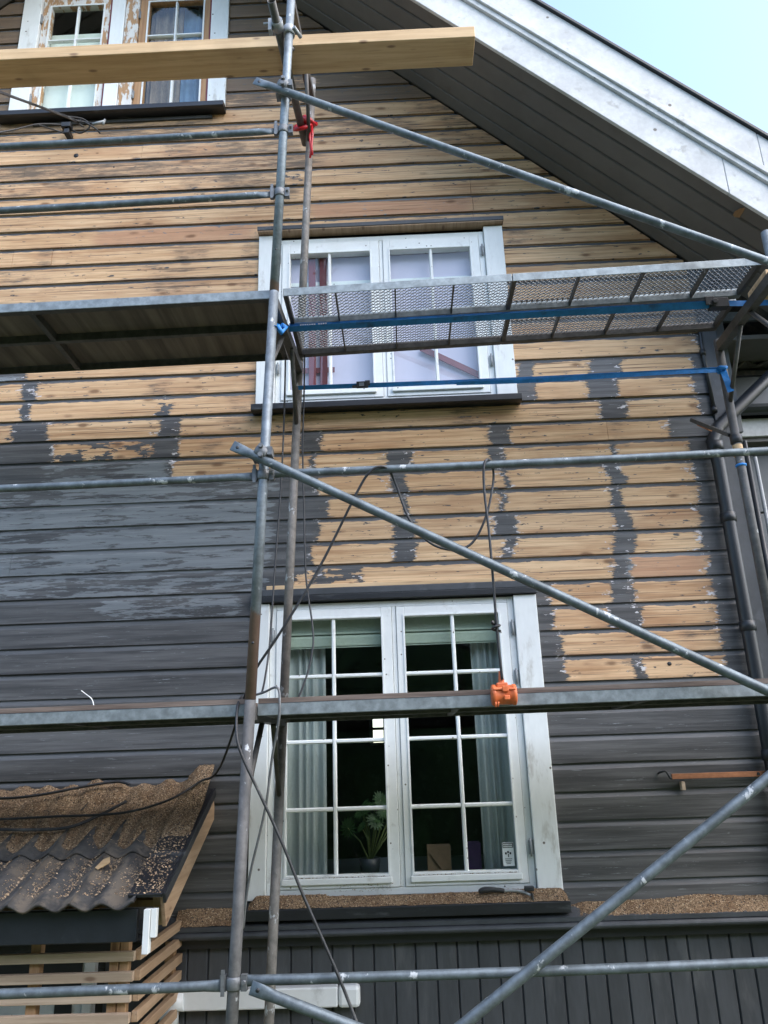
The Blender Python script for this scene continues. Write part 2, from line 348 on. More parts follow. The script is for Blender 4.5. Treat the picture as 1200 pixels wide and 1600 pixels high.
M['steel_brown'] = mat_steel('grimy_steel', (.115, .115, .115), rust=.12, grime=.2, splash=.32, metal=.3, rough=.6)
M['mesh_steel'] = mat_steel('mesh_steel', (.16, .175, .18), splash=.27, metal=.5)
M['steel_dark'] = mat_steel('dark_steel', (.10, .097, .093), rust=.1, splash=.27, metal=.4)
M['fascia_steel'] = mat_steel('deck_rail_steel', (.25, .285, .30), grime=.05, splash=.28, metal=.45)
M['black_metal'] = mat_basic('black_metal', (.014, .017, .021), .42, .0, var=.2, sc=10, bump=.05, dirt=(.05, .055, .06), dirt_amt=.33)
M['grey_metal'] = mat_basic('grey_metal', (.28, .30, .31), .5, .3, var=.15, sc=8, bump=.1, dirt=(.15, .15, .15), dirt_amt=.35)
M['coupler'] = mat_steel('coupler_steel', (.17, .18, .19), rust=.08, grime=.15, splash=.33, metal=.5)
M['strap'] = mat_basic('blue_webbing', (.015, .19, .54), .6, var=.2, sc=12, bump=.2, dirt=(.02, .08, .2), dirt_amt=.36)
M['cable'] = mat_basic('black_rubber', (.022, .023, .026), .5, var=.3, sc=20, bump=.05, dirt=(.09, .09, .09), dirt_amt=.36)
M['cable_grey'] = mat_basic('grey_cable', (.13, .135, .14), .5, var=.3, sc=20, bump=.05)
M['orange'] = mat_basic('orange_plastic', (.64, .15, .045), .5, var=.2, sc=12, bump=.05, dirt=(.42, .17, .10), dirt_amt=.40)
M['red_tape'] = mat_basic('red_tape', (.50, .012, .02), .35, var=.25, sc=30, bump=.3)
M['rust_bar'] = mat_basic('rusty_orange_bar', (.33, .135, .06), .7, var=.35, sc=14, bump=.4, scale=(.4, 1, 1), dirt=(.10, .045, .03), dirt_amt=.38)
M['duct'] = mat_basic('white_pvc', (.68, .70, .70), .35, var=.05, sc=4, bump=.03, dirt=(.45, .46, .46), dirt_amt=.34)
M['curtain'] = mat_basic('pale_curtain', (.40, .44, .44), .9, var=.05, sc=60, bump=.05)
M['blind'] = mat_basic('green_blind', (.36, .42, .35), .9, var=.06, sc=50, bump=.05)
M['lavender'] = mat_basic('lavender_blind', (.58, .54, .68), .9, var=.04, sc=2, bump=0)
M['cream'] = mat_basic('cream_blind', (.78, .82, .74), .9, var=.04, sc=3, bump=0)
M['reflection_blue'] = mat_basic('painted_reflection_blue', (.16, .25, .38), .9, var=.2, sc=3, bump=0)  # blue of the reflection in the top window, put into a surface colour
M['browncloth'] = mat_basic('brown_cloth', (.25, .19, .14), .9, var=.35, sc=9, bump=.1, scale=(2, 1, .6))
M['red_wood'] = mat_basic('dark_red_wood', (.16, .022, .03), .5, var=.15, sc=6, bump=.05)
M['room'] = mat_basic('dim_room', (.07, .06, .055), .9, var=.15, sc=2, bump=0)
M['table'] = mat_basic('dark_table', (.035, .04, .055), .4, var=.2, sc=4, bump=0)
M['card'] = mat_basic('cardboard', (.30, .19, .11), .9, var=.12, sc=6, bump=.05)
M['purple'] = mat_basic('purple_card', (.16, .06, .20), .7, var=.1, sc=6, bump=0)
M['jar'] = mat_basic('frosted_jar', (.22, .24, .24), .25, var=.1, sc=6, bump=0)
M['leaf'] = mat_basic('plant_leaf', (.030, .075, .020), .5, var=.4, sc=9, bump=.1)
M['stem'] = mat_basic('plant_stem', (.16, .20, .07), .6, var=.2, sc=9, bump=0)
M['tree_leaf'] = mat_basic('tree_leaf', (.045, .085, .022), .6, var=.5, sc=1.2, bump=0)
M['bark'] = mat_basic('bark', (.10, .075, .055), .9, var=.35, sc=6, bump=.5, scale=(1, 1, .3))
M['grass'] = mat_basic('grass_ground', (.07, .10, .035), .95, var=.4, sc=2, bump=.4, dirt=(.16, .13, .09), dirt_amt=.42, dirt_sc=.7)
M['annex'] = mat_basic('annex_panel', (.115, .125, .135), .55, var=.1, sc=3, bump=.1, dirt=(.17, .18, .19), dirt_amt=.33)
M['roof_tile'] = mat_basic('roof_tile', (.050, .048, .047), .85, var=.35, sc=9, bump=.5, dirt=(.12, .10, .08), dirt_amt=.47, dirt_sc=7)
M['print_dark'] = mat_basic('printed_black', (.02, .022, .025), .5, var=.05, sc=5, bump=0)
M['steel_bright'] = mat_basic('bright_steel', (.45, .46, .47), .3, .8, var=.1, sc=10, bump=.02)
def mat_sawdust():
    m, t, b = new_mat('sawdust'); c = coords(t)
    v = t.vor(c, (1, 1, 1), 190); n = t.noise(c, (1, 1, 1), 14, 4)
    sepv = t.node('ShaderNodeSeparateColor', {0: v.outputs[1]})
    col = t.mix(sepv.outputs[0], (.15, .10, .062), (.42, .30, .19)); col = t.mix(t.m('MULTIPLY', t.ss(n, .4, .7), .5), col, (.16, .092, .05))
    col = t.mix(t.m('GREATER_THAN', sepv.outputs[2], .93), col, (.045, .045, .048)); col = t.mix(t.m('GREATER_THAN', sepv.outputs[1], .94), col, (.52, .40, .26))
    t.put(b.inputs['Base Color'], col); t.put(b.inputs['Roughness'], .95); t.put(b.inputs['Specular IOR Level'], .1)
    t.put(b.inputs['Normal'], t.bump(v.outputs[0], .9, .006)); return m
M['sawdust'] = mat_sawdust()
M['shavings'] = mat_basic('wood_shavings', (.42, .30, .19), .9, var=.5, sc=40, bump=0)
def mat_glass():
    m, t, b = new_mat('window_glass'); t.n.remove(b)
    bf = t.node('ShaderNodeNewGeometry').outputs['Backfacing']
    fr = t.node('ShaderNodeFresnel', {'IOR': t.m('SUBTRACT', 1.5, t.m('MULTIPLY', bf, 1.5-1/1.5))}).outputs[0]
    f = t.m('MULTIPLY', fr, 1.45, clamp=True)
    gl = t.node('ShaderNodeBsdfGlossy', {'Color': (.95, 1, .98, 1), 'Roughness': 0.0})
    tr = t.node('ShaderNodeBsdfTransparent', {'Color': (.93, .97, .95, 1)})
    mx = t.node('ShaderNodeMixShader', {0: f}); t.l.new(tr.outputs[0], mx.inputs[1]); t.l.new(gl.outputs[0], mx.inputs[2])
    c = coords(t); t.put(gl.inputs['Normal'], t.bump(t.noise(c, (1, 1, 1), 3, 1), .02, .01))
    t.l.new(mx.outputs[0], t.n['Material Output'].inputs[0]); return m
M['glass'] = mat_glass()

# ================================================================== SETTING: ground
obj('ground', MB().box(-400, 400, -400, 400, -.3, 0), M['grass'], kind='structure')

# ================================================================== HOUSE
house = thing('wooden_house', 'dark grey gabled timber house with boards scraped to bare wood', 'house')
RK0, RK = 6.82, .925                     # right rake on the wall plane: z = RK0 - RK*x ; left rake mirrored about RIDGE_X
RIDGE_X = -1.9; RIDGE_Z = RK0-RK*RIDGE_X
def rake_right(z): return (RK0-z)/RK
def rake_left(z): return 2*RIDGE_X-(RK0-z)/RK
XL, XR = -5.75, 2.02
HOLES = [(-.875, .79, 1.06, 2.765), (-.885, .80, 3.95, 5.315), (-2.79, -1.175, 6.40, 7.70)]
PROF = [(.0050, .024), (.0050, 0.), (.118, 0.), (.143, .013), (.162, .013)]
JOINTS = {27: [(81, 0)], 28: [(486, 0), (740, 0)], 29: [(484, 0), (739, 0)], 30: [(735, 0)], 17: [(949, 0)], 12: [(16, 0)], 33: [(222, 0)], 21: [(640, 0)]}
def clad_piece(r, x0, x1, z_lo, z_hi, mat):
    zb = ROW0+r*ROWH; mb = MB(); n = 4; cols = []
    dy = random.uniform(-.0012, .0012)
    wob = [(random.uniform(-.0012, .0012), random.uniform(-.0012, .0012)) for i in range(n+1)]
    for i in range(n+1):
        u = i/n; ring = []
        for zo, y in PROF:
            z = min(max(zb+zo, z_lo), z_hi)
            a = max(x0, rake_left(z+.01)); b = min(x1, rake_right(z+.01))
            if b < a: a = b = (a+b)/2
            ring.append((a+(b-a)*u, y+dy+wob[i][0], z+wob[i][1]))
        cols.append(ring)
    k = len(PROF)
    mb.add([p for c in cols for p in c], [(i*k+j, (i+1)*k+j, (i+1)*k+j+1, i*k+j+1) for i in range(n) for j in range(k-1)])
    mb.add(cols[0], [tuple(range(k))]); mb.add(cols[-1], [tuple(range(k))])
    return obj('board', mb, mat, house)
for r in range(-1, 50):
    zb = ROW0+r*ROWH; zt = zb+ROWH
    if zb > RIDGE_Z-.05: break
    mat = board_mat(r)
    a, b = max(XL, rake_left(zb)), min(XR, rake_right(zb))
    spans = [(a, b, zb, zt+.02)]
    for hx0, hx1, hz0, hz1 in HOLES:
        out = []
        for x0, x1, l, h in spans:
            if x1 <= hx0 or x0 >= hx1 or zt <= hz0+.01 or zb >= hz1-.01: out.append((x0, x1, l, h)); continue
            if x0 < hx0: out.append((x0, hx0, l, h))
            if x1 > hx1: out.append((hx1, x1, l, h))
            if zb < hz0-.02: out.append((max(x0, hx0), min(x1, hx1), l, hz0))
            if zt > hz1+.02: out.append((max(x0, hx0), min(x1, hx1), hz1, h))
        spans = out
    cuts = [x_at(px, zb+.07) for px, _ in JOINTS.get(r, [])] + [-4.1+((r*7) % 5)*.37]
    fin = []
    for x0, x1, l, h in spans:
        xs = [x0]+sorted(c for c in cuts if x0+.1 < c < x1-.1)+[x1]
        fin += [(xs[i]+(.0012 if i else 0), xs[i+1]-(.0012 if i+2 < len(xs) else 0), l, h) for i in range(len(xs)-1)]
    for x0, x1, l, h in fin: clad_piece(r, x0, x1, l, h, mat)
# sheathing behind the boards, with the window openings left out
sb = MB()
zs = sorted({0., 1.0, 1.06, 2.765, 3.95, 5.0, 5.315, 6.40, 7.70, RIDGE_Z})
for i in range(len(zs)-1):
    l, h = zs[i], zs[i+1]; a, b = max(XL, rake_left(l)), min(XR+.08, rake_right(l)); a2, b2 = max(XL, rake_left(h)), min(XR+.08, rake_right(h))
    hs = [q for q in HOLES if q[2] < h-.01 and q[3] > l+.01]
    edges = [(a, a2)]+[e for q in hs for e in ((q[0]+.02,)*2, (q[1]-.02,)*2)]+[(b, b2)]
    for j in range(0, len(edges), 2):
        (p, p2), (q, q2) = edges[j], edges[j+1]
        sb.add([(p, .03, l), (q, .03, l), (q2, .03, h), (p2, .03, h), (p, .05, l), (q, .05, l), (q2, .05, h), (p2, .05, h)],
               [(0, 1, 2, 3), (7, 6, 5, 4), (0, 4, 5, 1), (1, 5, 6, 2), (2, 6, 7, 3), (3, 7, 4, 0)])
obj('sheathing', sb, M['black_wood'], house)
# side walls and corner board
obj('corner_board', MB().box(XR+.004, XR+.115, -.012, .03, .98, rake_right(5.0)*0+4.86), M['dark_paint'], house, .003)
obj('side_wall', MB().box(XR+.02, XR+.10, .052, 7.5, 0, 4.7), M['dark_paint'], house)
obj('side_wall', MB().box(XL-.10, XL, .02, 7.5, 0, 3.0), M['dark_paint'], house)
bw0, bw1 = P(578, 1165, 7.4), P(603, 1112, 7.4)
obj('back_wall', MB().prism([(XL, 0), (XR+.1, 0), (XR+.1, bw0.z), (XL, bw0.z)], 7.4, 7.5, 'y').box(XL, bw0.x, 7.4, 7.5, bw0.z, 3.1).box(bw1.x, XR+.1, 7.4, 7.5, bw0.z, 3.1).box(bw0.x, bw1.x, 7.4, 7.5, bw1.z, 3.1)
    .prism([(XL, 3.1), (XR+.1, 3.1), (XR+.1, 4.85), (RIDGE_X, RIDGE_Z-.1)], 7.4, 7.5, 'y'), M['dark_paint'], house)
rw = obj('window', MB().box(bw0.x, bw1.x, 7.44, 7.46, bw0.z, bw0.z+.04).box(bw0.x, bw1.x, 7.44, 7.46, bw1.z-.04, bw1.z).box(bw0.x, bw0.x+.05, 7.44, 7.46, bw0.z+.04, bw1.z-.04).box(bw1.x-.05, bw1.x, 7.44, 7.46, bw0.z+.04, bw1.z-.04).box(bw0.x+.05, bw1.x-.05, 7.44, 7.46, (bw0.z+bw1.z)/2-.02, (bw0.z+bw1.z)/2+.02), M['white_paint'], house)
obj('conduit', MB().tube([P(1092, 520, -.02)+Vector((.02, 0, .3)), P(1097, 545, -.02), P(1117, 645, -.02)], .012, 8), M['black_metal'], house)
obj('conduit_clip', MB().lathe(P(1098, 551, -.02)-Vector((0, 0, .02)), [(.0, 0), (.018, 0), (.018, .04), (0, .04)], 10), M['black_metal'], house)
obj('conduit_clip', MB().lathe(P(1116, 640, -.02)-Vector((0, 0, .02)), [(.0, 0), (.018, 0), (.018, .04), (0, .04)], 10), M['black_metal'], house)
# belt course
obj('belt_ledge', MB().prism([(.02, 1.035), (-.02, 1.030), (-.085, .992), (-.085, .972), (.02, .972)], XL, XR+.1, 'x'), M['dark_paint'], house)
bp = [(.02, .971)]+[(-.068-.030*math.sin(a), .951+.0195*math.cos(a)) for a in [math.pi*i/8 for i in range(9)]]+[(.02, .931)]
obj('belt_nosing', MB().prism(bp, XL, XR+.1, 'x'), M['dark_paint'], house)
obj('belt_fillet', MB().box(XL, XR+.1, -.035, .02, .885, .930), M['black_wood'], house, .003)
# vertical boards of the ground floor
x = -.211-.108*24
while x < XR:
    x1 = min(x+.108, XR+.1); d = random.uniform(0, .002)
    pr = [(x+.0005, .03), (x+.0005, .011), (x+.007, d), (x1-.007, d), (x1-.0005, .011), (x1-.0005, .03)]
    if not (-2.42 < x < -1.70): obj('vertical_board', MB().prism(pr, 0.02, .884, 'z'), M['groove_paint'], house)
    x += .108
obj('plinth', MB().box(XL, XR+.1, -.02, .05, 0, .019), M['grey_metal'], house)
# front door behind the slatted screen
dr = obj('door', MB().box(-2.40, -1.72, .0, .045, .02, .884), M['white_casing'], house, .004)
obj('door_pane', MB().box(-2.39, -1.73, -.004, -.001, .70, .88), M['print_dark'], dr)
obj('door_pane', MB().box(-1.86, -1.77, -.004, -.001, .30, .69), M['print_dark'], dr)
obj('door_frame', MB().box(-1.715, -1.66, -.015, .045, .02, .884), M['white_casing'], dr, .003)

# ---- roof
OV = .70
def slope_pts(xa, xb, dz): return [(xa, RK0-RK*xa+dz), (xb, RK0-RK*xb+dz)]
cosr = 1/math.sqrt(1+RK*RK)
XE = 2.66                                  # eave end of the rake
for side in (1, -1):
    def X(x): return x if side > 0 else 2*RIDGE_X-x
    # soffit boards run along the rake; one object each
    ye = [0.0, -.115, -.262, -.409, -.556, -.676]
    for i in range(len(ye)-1):
        a, b = ye[i]-.006, ye[i+1]+.006; g = .004
        mb = MB(); L = []
        for xx in (RIDGE_X, XE):
            z = RK0-RK*xx
            L.append([(X(xx), a, z+.012), (X(xx), a-g, z), (X(xx), b+g, z), (X(xx), b, z+.012), (X(xx), b, z+.03), (X(xx), a, z+.03)])
        mb.add(L[0]+L[1], [(0, 1, 2, 3, 4, 5), (6, 7, 8, 9, 10, 11)]+[(j, (j+1) % 6, 6+(j+1) % 6, 6+j) for j in range(6)])
        obj('soffit_board', mb, M['soffit_paint'], house)
    def plank(name, d0, d1, y0, y1, mat, xa=RIDGE_X, xb=XE, bev=.003, par=house):   # d = height above the rake line (vertical), following the slope
        mb = MB(); L = []
        for xx in (xa, xb):
            z = RK0-RK*xx; L.append([(X(xx), y0, z+d0), (X(xx), y1, z+d0), (X(xx), y1, z+d1), (X(xx), y0, z+d1)])
        mb.add(L[0]+L[1], [(0, 1, 2, 3), (4, 5, 6, 7)]+[(j, (j+1) % 4, 4+(j+1) % 4, 4+j) for j in range(4)])
        return obj(name, mb, mat, par, bev)
    jx = 2.03 if side > 0 else 1.2
    plank('barge_board', -.035, .225, -.702, -.678, M['barge_white'], xb=jx)
    plank('barge_board', -.035, .225, -.7025, -.678, M['barge_white'], xa=jx+.003)
    plank('barge_moulding', .228, .275, -.722, -.678, M['barge_white'])
    plank('barge_moulding', .277, .325, -.738, -.678, M['barge_white'])
    plank('upper_barge_board', .327, .575, -.728, -.678, M['barge_white'], xb=jx+.22)
    plank('upper_barge_board', .327, .575, -.7275, -.678, M['barge_white'], xa=jx+.223)
    plank('roof_edge', .577, .606, -.748, -.60, M['black_metal'])
    plank('roof_slab', .05, .58, -.676, 7.8, M['roof_tile'], bev=0)
    # eave box along the side
    zE = RK0-RK*XE
    obj('eave_soffit', MB().box(min(X(2.13), X(XE)), max(X(2.13), X(XE)), .0, 7.6, zE-.03, zE), M['soffit_paint'], house)
    obj('eave_fascia', MB().box(min(X(XE+.002), X(XE+.03)), max(X(XE+.002), X(XE+.03)), -.676, 7.6, zE-.05, zE+.16), M['barge_white'], house)
    gp = [(X(XE+.09)+.06*math.cos(a), zE+.10+.06*math.sin(a)) for a in [math.pi+math.pi*i/10 for i in range(11)]]
    gp += [(X(XE+.09)+.054*math.cos(a), zE+.10+.054*math.sin(a)) for a in [2*math.pi-math.pi*i/10 for i in range(11)]]
    obj('gutter', MB().prism(gp, -.70, 7.6, 'y'), M['black_metal'], house)
# downpipe with its swan neck
dp = [P(1206, 585, .02), P(1150, 640, -.03), P(1122, 668, -.06), P(1113, 690, -.065), Vector((1.972, -.065, 3.45)), Vector((1.972, -.065, 2.0)), Vector((1.972, -.065, .1))]
dpo = obj('downpipe', MB().tube([Vector((2.72, .1, 4.36)), Vector((2.62, .06, 4.22))]+dp[:1]+dp[1:], .040, 14), M['black_metal'], house)
for z in (3.56, 3.10, 2.45, 1.75):
    obj('collar', MB().lathe((1.972, -.065, z-.03), [(.040, 0), (.046, .004), (.046, .056), (.040, .06)], 14), M['black_metal'], dpo)
    obj('bracket', MB().box(1.962, 1.982, -.03, .0, z-.01, z+.01), M['black_metal'], dpo)
obj('service_pipe', MB().tube([Vector((2.165, -.03, 3.6)), Vector((2.165, -.03, .05))], .018, 8), M['black_metal'], house)
obj('service_pipe', MB().tube([Vector((2.225, -.01, 3.5)), Vector((2.225, -.01, .05))], .012, 8), M['grey_metal'], house)
obj('wasp_nest_stain', MB().lathe(Vector((2.13, -.60, RK0-RK*2.13-.004)), [(0, -.004), (.03, -.003), (.045, 0)], 9), M['timber_y'], house)

# ---- windows (house > window > pieces)
def bar(w, name, x0, x1, y0, y1, z0, z1, mat, bev=.003): return obj(name, MB().box(x0, x1, y0, y1, z0, z1), mat, w, bev)
def ring(mb, x0, x1, z0, z1, t, y0, y1, tb=None, tt=None, tr=None):
    tb = tb or t; tt = tt or t; tr = tr or t
    mb.box(x0, x0+t, y0, y1, z0, z1); mb.box(x1-tr, x1, y0, y1, z0, z1); mb.box(x0+t, x1-tr, y0+.0002, y1, z0, z0+tb); mb.box(x0+t, x1-tr, y0+.0002, y1, z1-tt, z1); return mb
def hinge(w, x, z, L=.09):
    obj('hinge', MB().tube([(x, -.012, z-L/2), (x, -.012, z+L/2)], .006, 8).box(x-.012, x+.012, -.0085, -.004, z-L/2+.01, z+L/2-.01), M['grey_metal'], w)
def sash_glass(w, gx0, gx1, gz0, gz1, vx, hz, mat, yf=.0, mt=.011, barmat=None):
    for xx in vx: obj('glazing_bar', MB().prism([(xx-mt, yf+.028), (xx-mt, yf+.010), (xx-mt*.5, yf), (xx+mt*.5, yf), (xx+mt, yf+.010), (xx+mt, yf+.028)], gz0, gz1, 'z'), barmat or mat, w)
    xs = [gx0]+vx+[gx1]; zs_ = [gz0]+hz+[gz1]
    for i in range(len(xs)-1):
        a = xs[i]+(mt if i else 0); b = xs[i+1]-(mt if i+2 < len(xs) else 0)
        for zz in hz: obj('glazing_bar', MB().prism([(yf+.028, zz-mt), (yf+.010, zz-mt), (yf+.001, zz-mt*.5), (yf+.001, zz+mt*.5), (yf+.010, zz+mt), (yf+.028, zz+mt)], a, b, 'x'), barmat or mat, w)
        for j in range(len(zs_)-1):
            c = zs_[j]+(mt if j else 0); d = zs_[j+1]-(mt if j+2 < len(zs_) else 0)
            ty = random.uniform(-.0015, .0015)
            obj('pane', MB().add([(a-.004, yf+.022+ty, c-.004), (b+.004, yf+.022-ty, c-.004), (b+.004, yf+.022-ty, d+.004), (a-.004, yf+.022+ty, d+.004)], [(0, 1, 2, 3)]), M['glass'], w)

def paired_window(label, x0, x1, z0, z1, gz0, gz1, hz, cas_w, cas_z0, cas_z1, sill, head):
    fr = MB(); ring(fr, x0, x1, z0, z1, .036, .004, .11)
    fr.box(-.057, -.033, .0045, .11, z0+.036, z1-.036)                    # mullion
    win = obj('window', fr, M['white_paint'], house, .003, label=label)
    bar(win, 'casing', cas_w[0], x0-.002, -.022, .03, cas_z0, cas_z1, M['white_casing'], .004)
    bar(win, 'casing', x1+.002, cas_w[1], -.022, .03, cas_z0, cas_z1, M['white_casing'], .004)
    for (sx0, gx0, gx1, sx1, vx) in ((x0+.038, -.672, -.122, -.059, -.403), (-.031, .017, .567, x1-.038, .297)):
        s = MB(); s.box(sx0, gx0, -.004, .05, z0+.038, z1-.038); s.box(gx1, sx1, -.004, .05, z0+.038, z1-.038)
        s.box(gx0, gx1, -.0038, .05, gz1, z1-.038); s.box(gx0, gx1, -.0038, .05, z0+.038, gz0)
        obj('sash', s, M['white_paint'], win, .003)
        bd = MB(); ring(bd, gx0-.012, gx1+.012, gz0-.012, gz1+.012, .012, -.010, -.0045)
        obj('sash_bead', bd, M['white_paint'], win, .002)
        bar(win, 'weather_bar', gx0-.02, gx1+.02, -.022, -.0045, gz0-.045, gz0-.014, M['white_paint'], .004)
        sash_glass(win, gx0, gx1, gz0, gz1, [vx], hz, M['white_paint'])
    return win
W1 = paired_window('tall lower window with small panes and white frame', -.775, .660, 1.108, 2.686, 1.212, 2.590, [1.540, 1.898, 2.259], (-.872, .795), 1.100, 2.690, None, None)
for zz in (2.50, 2.22, 1.32): hinge(W1, .645, zz)
hinge(W1, -.757, 2.50)
W2 = paired_window('wide middle window behind the steel deck', -.765, .668, 3.985, 5.262, 4.095, 5.135, [], (-.888, .800), 3.995, 5.285, None, None)
for zz in (5.10, 4.25): hinge(W2, .652, zz); hinge(W2, -.748, zz)
# heads and sills
def sill(w, x0, x1, zt, drop, dep, thick, mat): return obj('sill', MB().prism([(.05, zt+.004), (0., zt), (-dep, zt-drop), (-dep, zt-drop-thick), (-dep+.02, zt-drop-thick-.004), (.05, zt-drop-thick+.01)], x0, x1, 'x'), mat, w, .002)
sill(W1, -.882, .812, 1.098, .030, .105, .050, M['black_wood'])
sill(W2, -.905, .815, 3.988, .020, .085, .040, M['black_wood'])
bar(W1, 'head_board', -.885, .800, -.045, .02, 2.694, 2.728, M['black_wood'])
bar(W1, 'head_flashing', -.878, .79, -.036, .02, 2.7285, 2.772, M['dark_paint'], .006)
bar(W1, 'bare_batten', -.80, .66, -.012, .02, 2.7735, 2.800, M['bare_strip'], .004)
bar(W2, 'head_board', -.888, .803, -.060, .02, 5.292, 5.300, M['timber_y'], .001)
bar(W2, 'head_flashing', -.893, .808, -.065, .02, 5.3005, 5.332, M['dark_paint'], .003)
# alarm-style sticker on the lower right pane
st = MB().box(.495, .556, .0195, .0212, 1.228, 1.345); stk = obj('sticker', st, M['white_paint'], W1)
sx = MB().box(.4975, .5535, .0180, .0194, 1.318, 1.342)
for k in range(3): sx.box(.520-.012*k*0-.012+.012*k, .520-.012+.012*k+.009, .0180, .0194, 1.285+(.006 if k == 1 else 0), 1.296+(.006 if k == 1 else 0))
sx.box(.523, .528, .0180, .0194, 1.272, 1.287)
for k in range(4): sx.box(.506+.002*k, .544-.003*k, .0180, .0194, 1.262-.008*k, 1.2645-.008*k)
obj('sticker', sx, M['print_dark'], W1)
lt = MB()
for k in range(7): lt.box(.502+.007*k, .5068+.007*k, .0170, .0179, 1.331, 1.338); lt.box(.502+.007*k, .5068+.007*k, .0170, .0179, 1.321, 1.328)
obj('sticker', lt, M['white_paint'], W1)
# W3: old double window at the top
fr = MB(); fr.box(-2.79, -1.175, .004, .10, 7.622, 7.72)
W3 = obj('window', fr, M['peeling'], house, label='old double window at the top with peeling white paint')
for x0, x1, mt_ in ((-2.80, -2.655, 'white_casing'), (-2.092, -1.985, 'white_casing'), (-1.302, -1.165, 'white_casing')): bar(W3, 'casing', x0, x1, -.022, .03, 6.455, 7.70, M[mt_], .004)
bar(W3, 'casing', -1.982, -1.876, -.016, .03, 6.455, 7.70, M['peeling'], .004)
M['bare_sash'] = mat_wood('bare_sash', (.30, .155, .07), (.46, .27, .13), 2)
for gx0, gx1, sx0, sx1, ml, mr, vx in ((-2.582, -2.166, -2.650, -2.110, 'peeling', 'peeling', -2.372), (-1.800, -1.372, -1.872, -1.318, 'bare_sash', 'bare_sash', -1.588)):
    bar(W3, 'sash_stile', sx0, gx0, .002, .05, 6.462, 7.62, M[ml]); bar(W3, 'sash_stile', gx1, sx1, .002, .05, 6.462, 7.62, M[mr])
    bar(W3, 'sash_rail', gx0, gx1, .003, .05, 7.555, 7.62, M[ml]); bar(W3, 'sash_rail', gx0, gx1, .003, .05, 6.462, 6.502, M[ml])
    bd = MB(); ring(bd, gx0-.012, gx1+.012, 6.49, 7.567, .012, -.004, .0018); obj('sash_bead', bd, M['white_paint'], W3)
    sash_glass(W3, gx0, gx1, 6.502, 7.555, [vx], [6.86, 7.215], M['white_paint'], .004, .010)
    bar(W3, 'jamb', sx1+.001, sx1+.014, -.006, .05, 6.455, 7.62, M['red_wood'], 0)
for xx in (-2.652, -1.874):
    for zz in (6.62, 7.42): hinge(W3, xx, zz)
sill(W3, -2.855, -1.16, 6.452, .018, .095, .040, M['black_wood'])
bar(W3, 'head_board', -2.84, -1.12, -.05, .02, 7.702, 7.74, M['black_wood'])
obj('drip_batten', MB().box(-2.6, -1.26, -.014, 0, 6.36, 6.385), M['groove_paint'], house)
# small knot holes drilled through the boards
for px, py, r_ in ((1046, 1037, .012), (119, 243, .018), (178, 261, .006)):
    c = P(px, py); obj('bored_hole', MB().lathe((c.x, -.0012, c.z), [(0, 0), (r_, 0), (r_, .004)], 12, 'y'), M['print_dark'], house)
# dim rooms behind the windows
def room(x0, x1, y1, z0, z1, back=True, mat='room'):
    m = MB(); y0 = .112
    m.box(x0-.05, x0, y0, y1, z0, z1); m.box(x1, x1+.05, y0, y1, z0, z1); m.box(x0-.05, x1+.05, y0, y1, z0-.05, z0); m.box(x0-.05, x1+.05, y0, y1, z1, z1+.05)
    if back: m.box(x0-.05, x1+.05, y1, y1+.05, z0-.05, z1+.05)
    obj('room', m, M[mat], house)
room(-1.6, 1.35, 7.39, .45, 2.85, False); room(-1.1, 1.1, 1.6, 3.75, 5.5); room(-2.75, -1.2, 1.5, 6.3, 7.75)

# ================================================================== things seen through the windows
def drape(x0, x1, y, z0, z1, folds, amp, flare=0.):
    mb = MB(); n = folds*8; rows = 5; ph = [random.uniform(.7, 1.3) for i in range(folds+2)]
    vs = []
    for j in range(rows+1):
        z = z0+(z1-z0)*j/rows
        for i in range(n+1):
            u = i/n; k = max(0, folds*(u+.05*math.sin(9*u+x0*7)*(1-u)*u*4)); a = amp*ph[int(k)]*(.6+.8*abs(math.sin(k*1.7+x0*3)))
            vs.append((x0+(x1-x0)*u+flare*(1-j/rows)*(u-.5), y+a*math.sin(2*math.pi*k)+.004*math.sin(5*k+j), z))
    mb.add(vs, [(j*(n+1)+i, j*(n+1)+i+1, (j+1)*(n+1)+i+1, (j+1)*(n+1)+i) for j in range(rows) for i in range(n)], True)
    return mb
obj('curtain', drape(-.72, -.465, .16, 1.17, 2.66, 5, .016), M['curtain'], label='pale grey-green curtain behind the left sash of the tall lower window', category='curtain', group='curtains of the lower window')
obj('curtain', drape(.405, .640, .16, 1.17, 2.66, 5, .016), M['curtain'], label='pale grey-green curtain behind the right sash of the tall lower window', category='curtain', group='curtains of the lower window')
rb = thing('roman_blind', 'pale green folded blind at the top of the lower window', 'blind', (-.05, .09, 2.43))
obj('fabric', MB().prism([(.095, 2.66), (.090, 2.50), (.086, 2.455), (.078, 2.440), (.074, 2.430), (.080, 2.430), (.10, 2.66)], -.71, .62, 'x'), M['blind'], rb)
obj('fold', MB().prism([(.072, 2.495), (.066, 2.50), (.062, 2.488), (.068, 2.44), (.074, 2.44)], -.71, .62, 'x'), M['blind'], rb)
obj('fold', MB().prism([(.082, 2.520), (.072, 2.522), (.070, 2.510), (.080, 2.508)], -.71, .62, 'x'), M['blind'], rb)
obj('lavender_blind', MB().prism([(.085, 4.02), (.085, 5.25), (.092, 5.25), (.092, 4.02)], -.73, .63, 'x'), M['lavender'], label='pale lavender blind behind the panes of the middle window', category='blind')
obj('white_rail', MB().box(-.72, .62, .070, .0845, 4.925, 4.955), M['white_paint'], label='white horizontal rail across the blind in the middle window', category='rail')
lad = thing('red_ladder', 'dark red wooden ladder with two uprights inside the middle window', 'ladder', (-.5, .07, 4.02))
for xx in (-.528, -.452): obj('upright', MB().box(xx-.024, xx+.024, .052, .067, 4.02, 5.20), M['red_wood'], lad, .003)
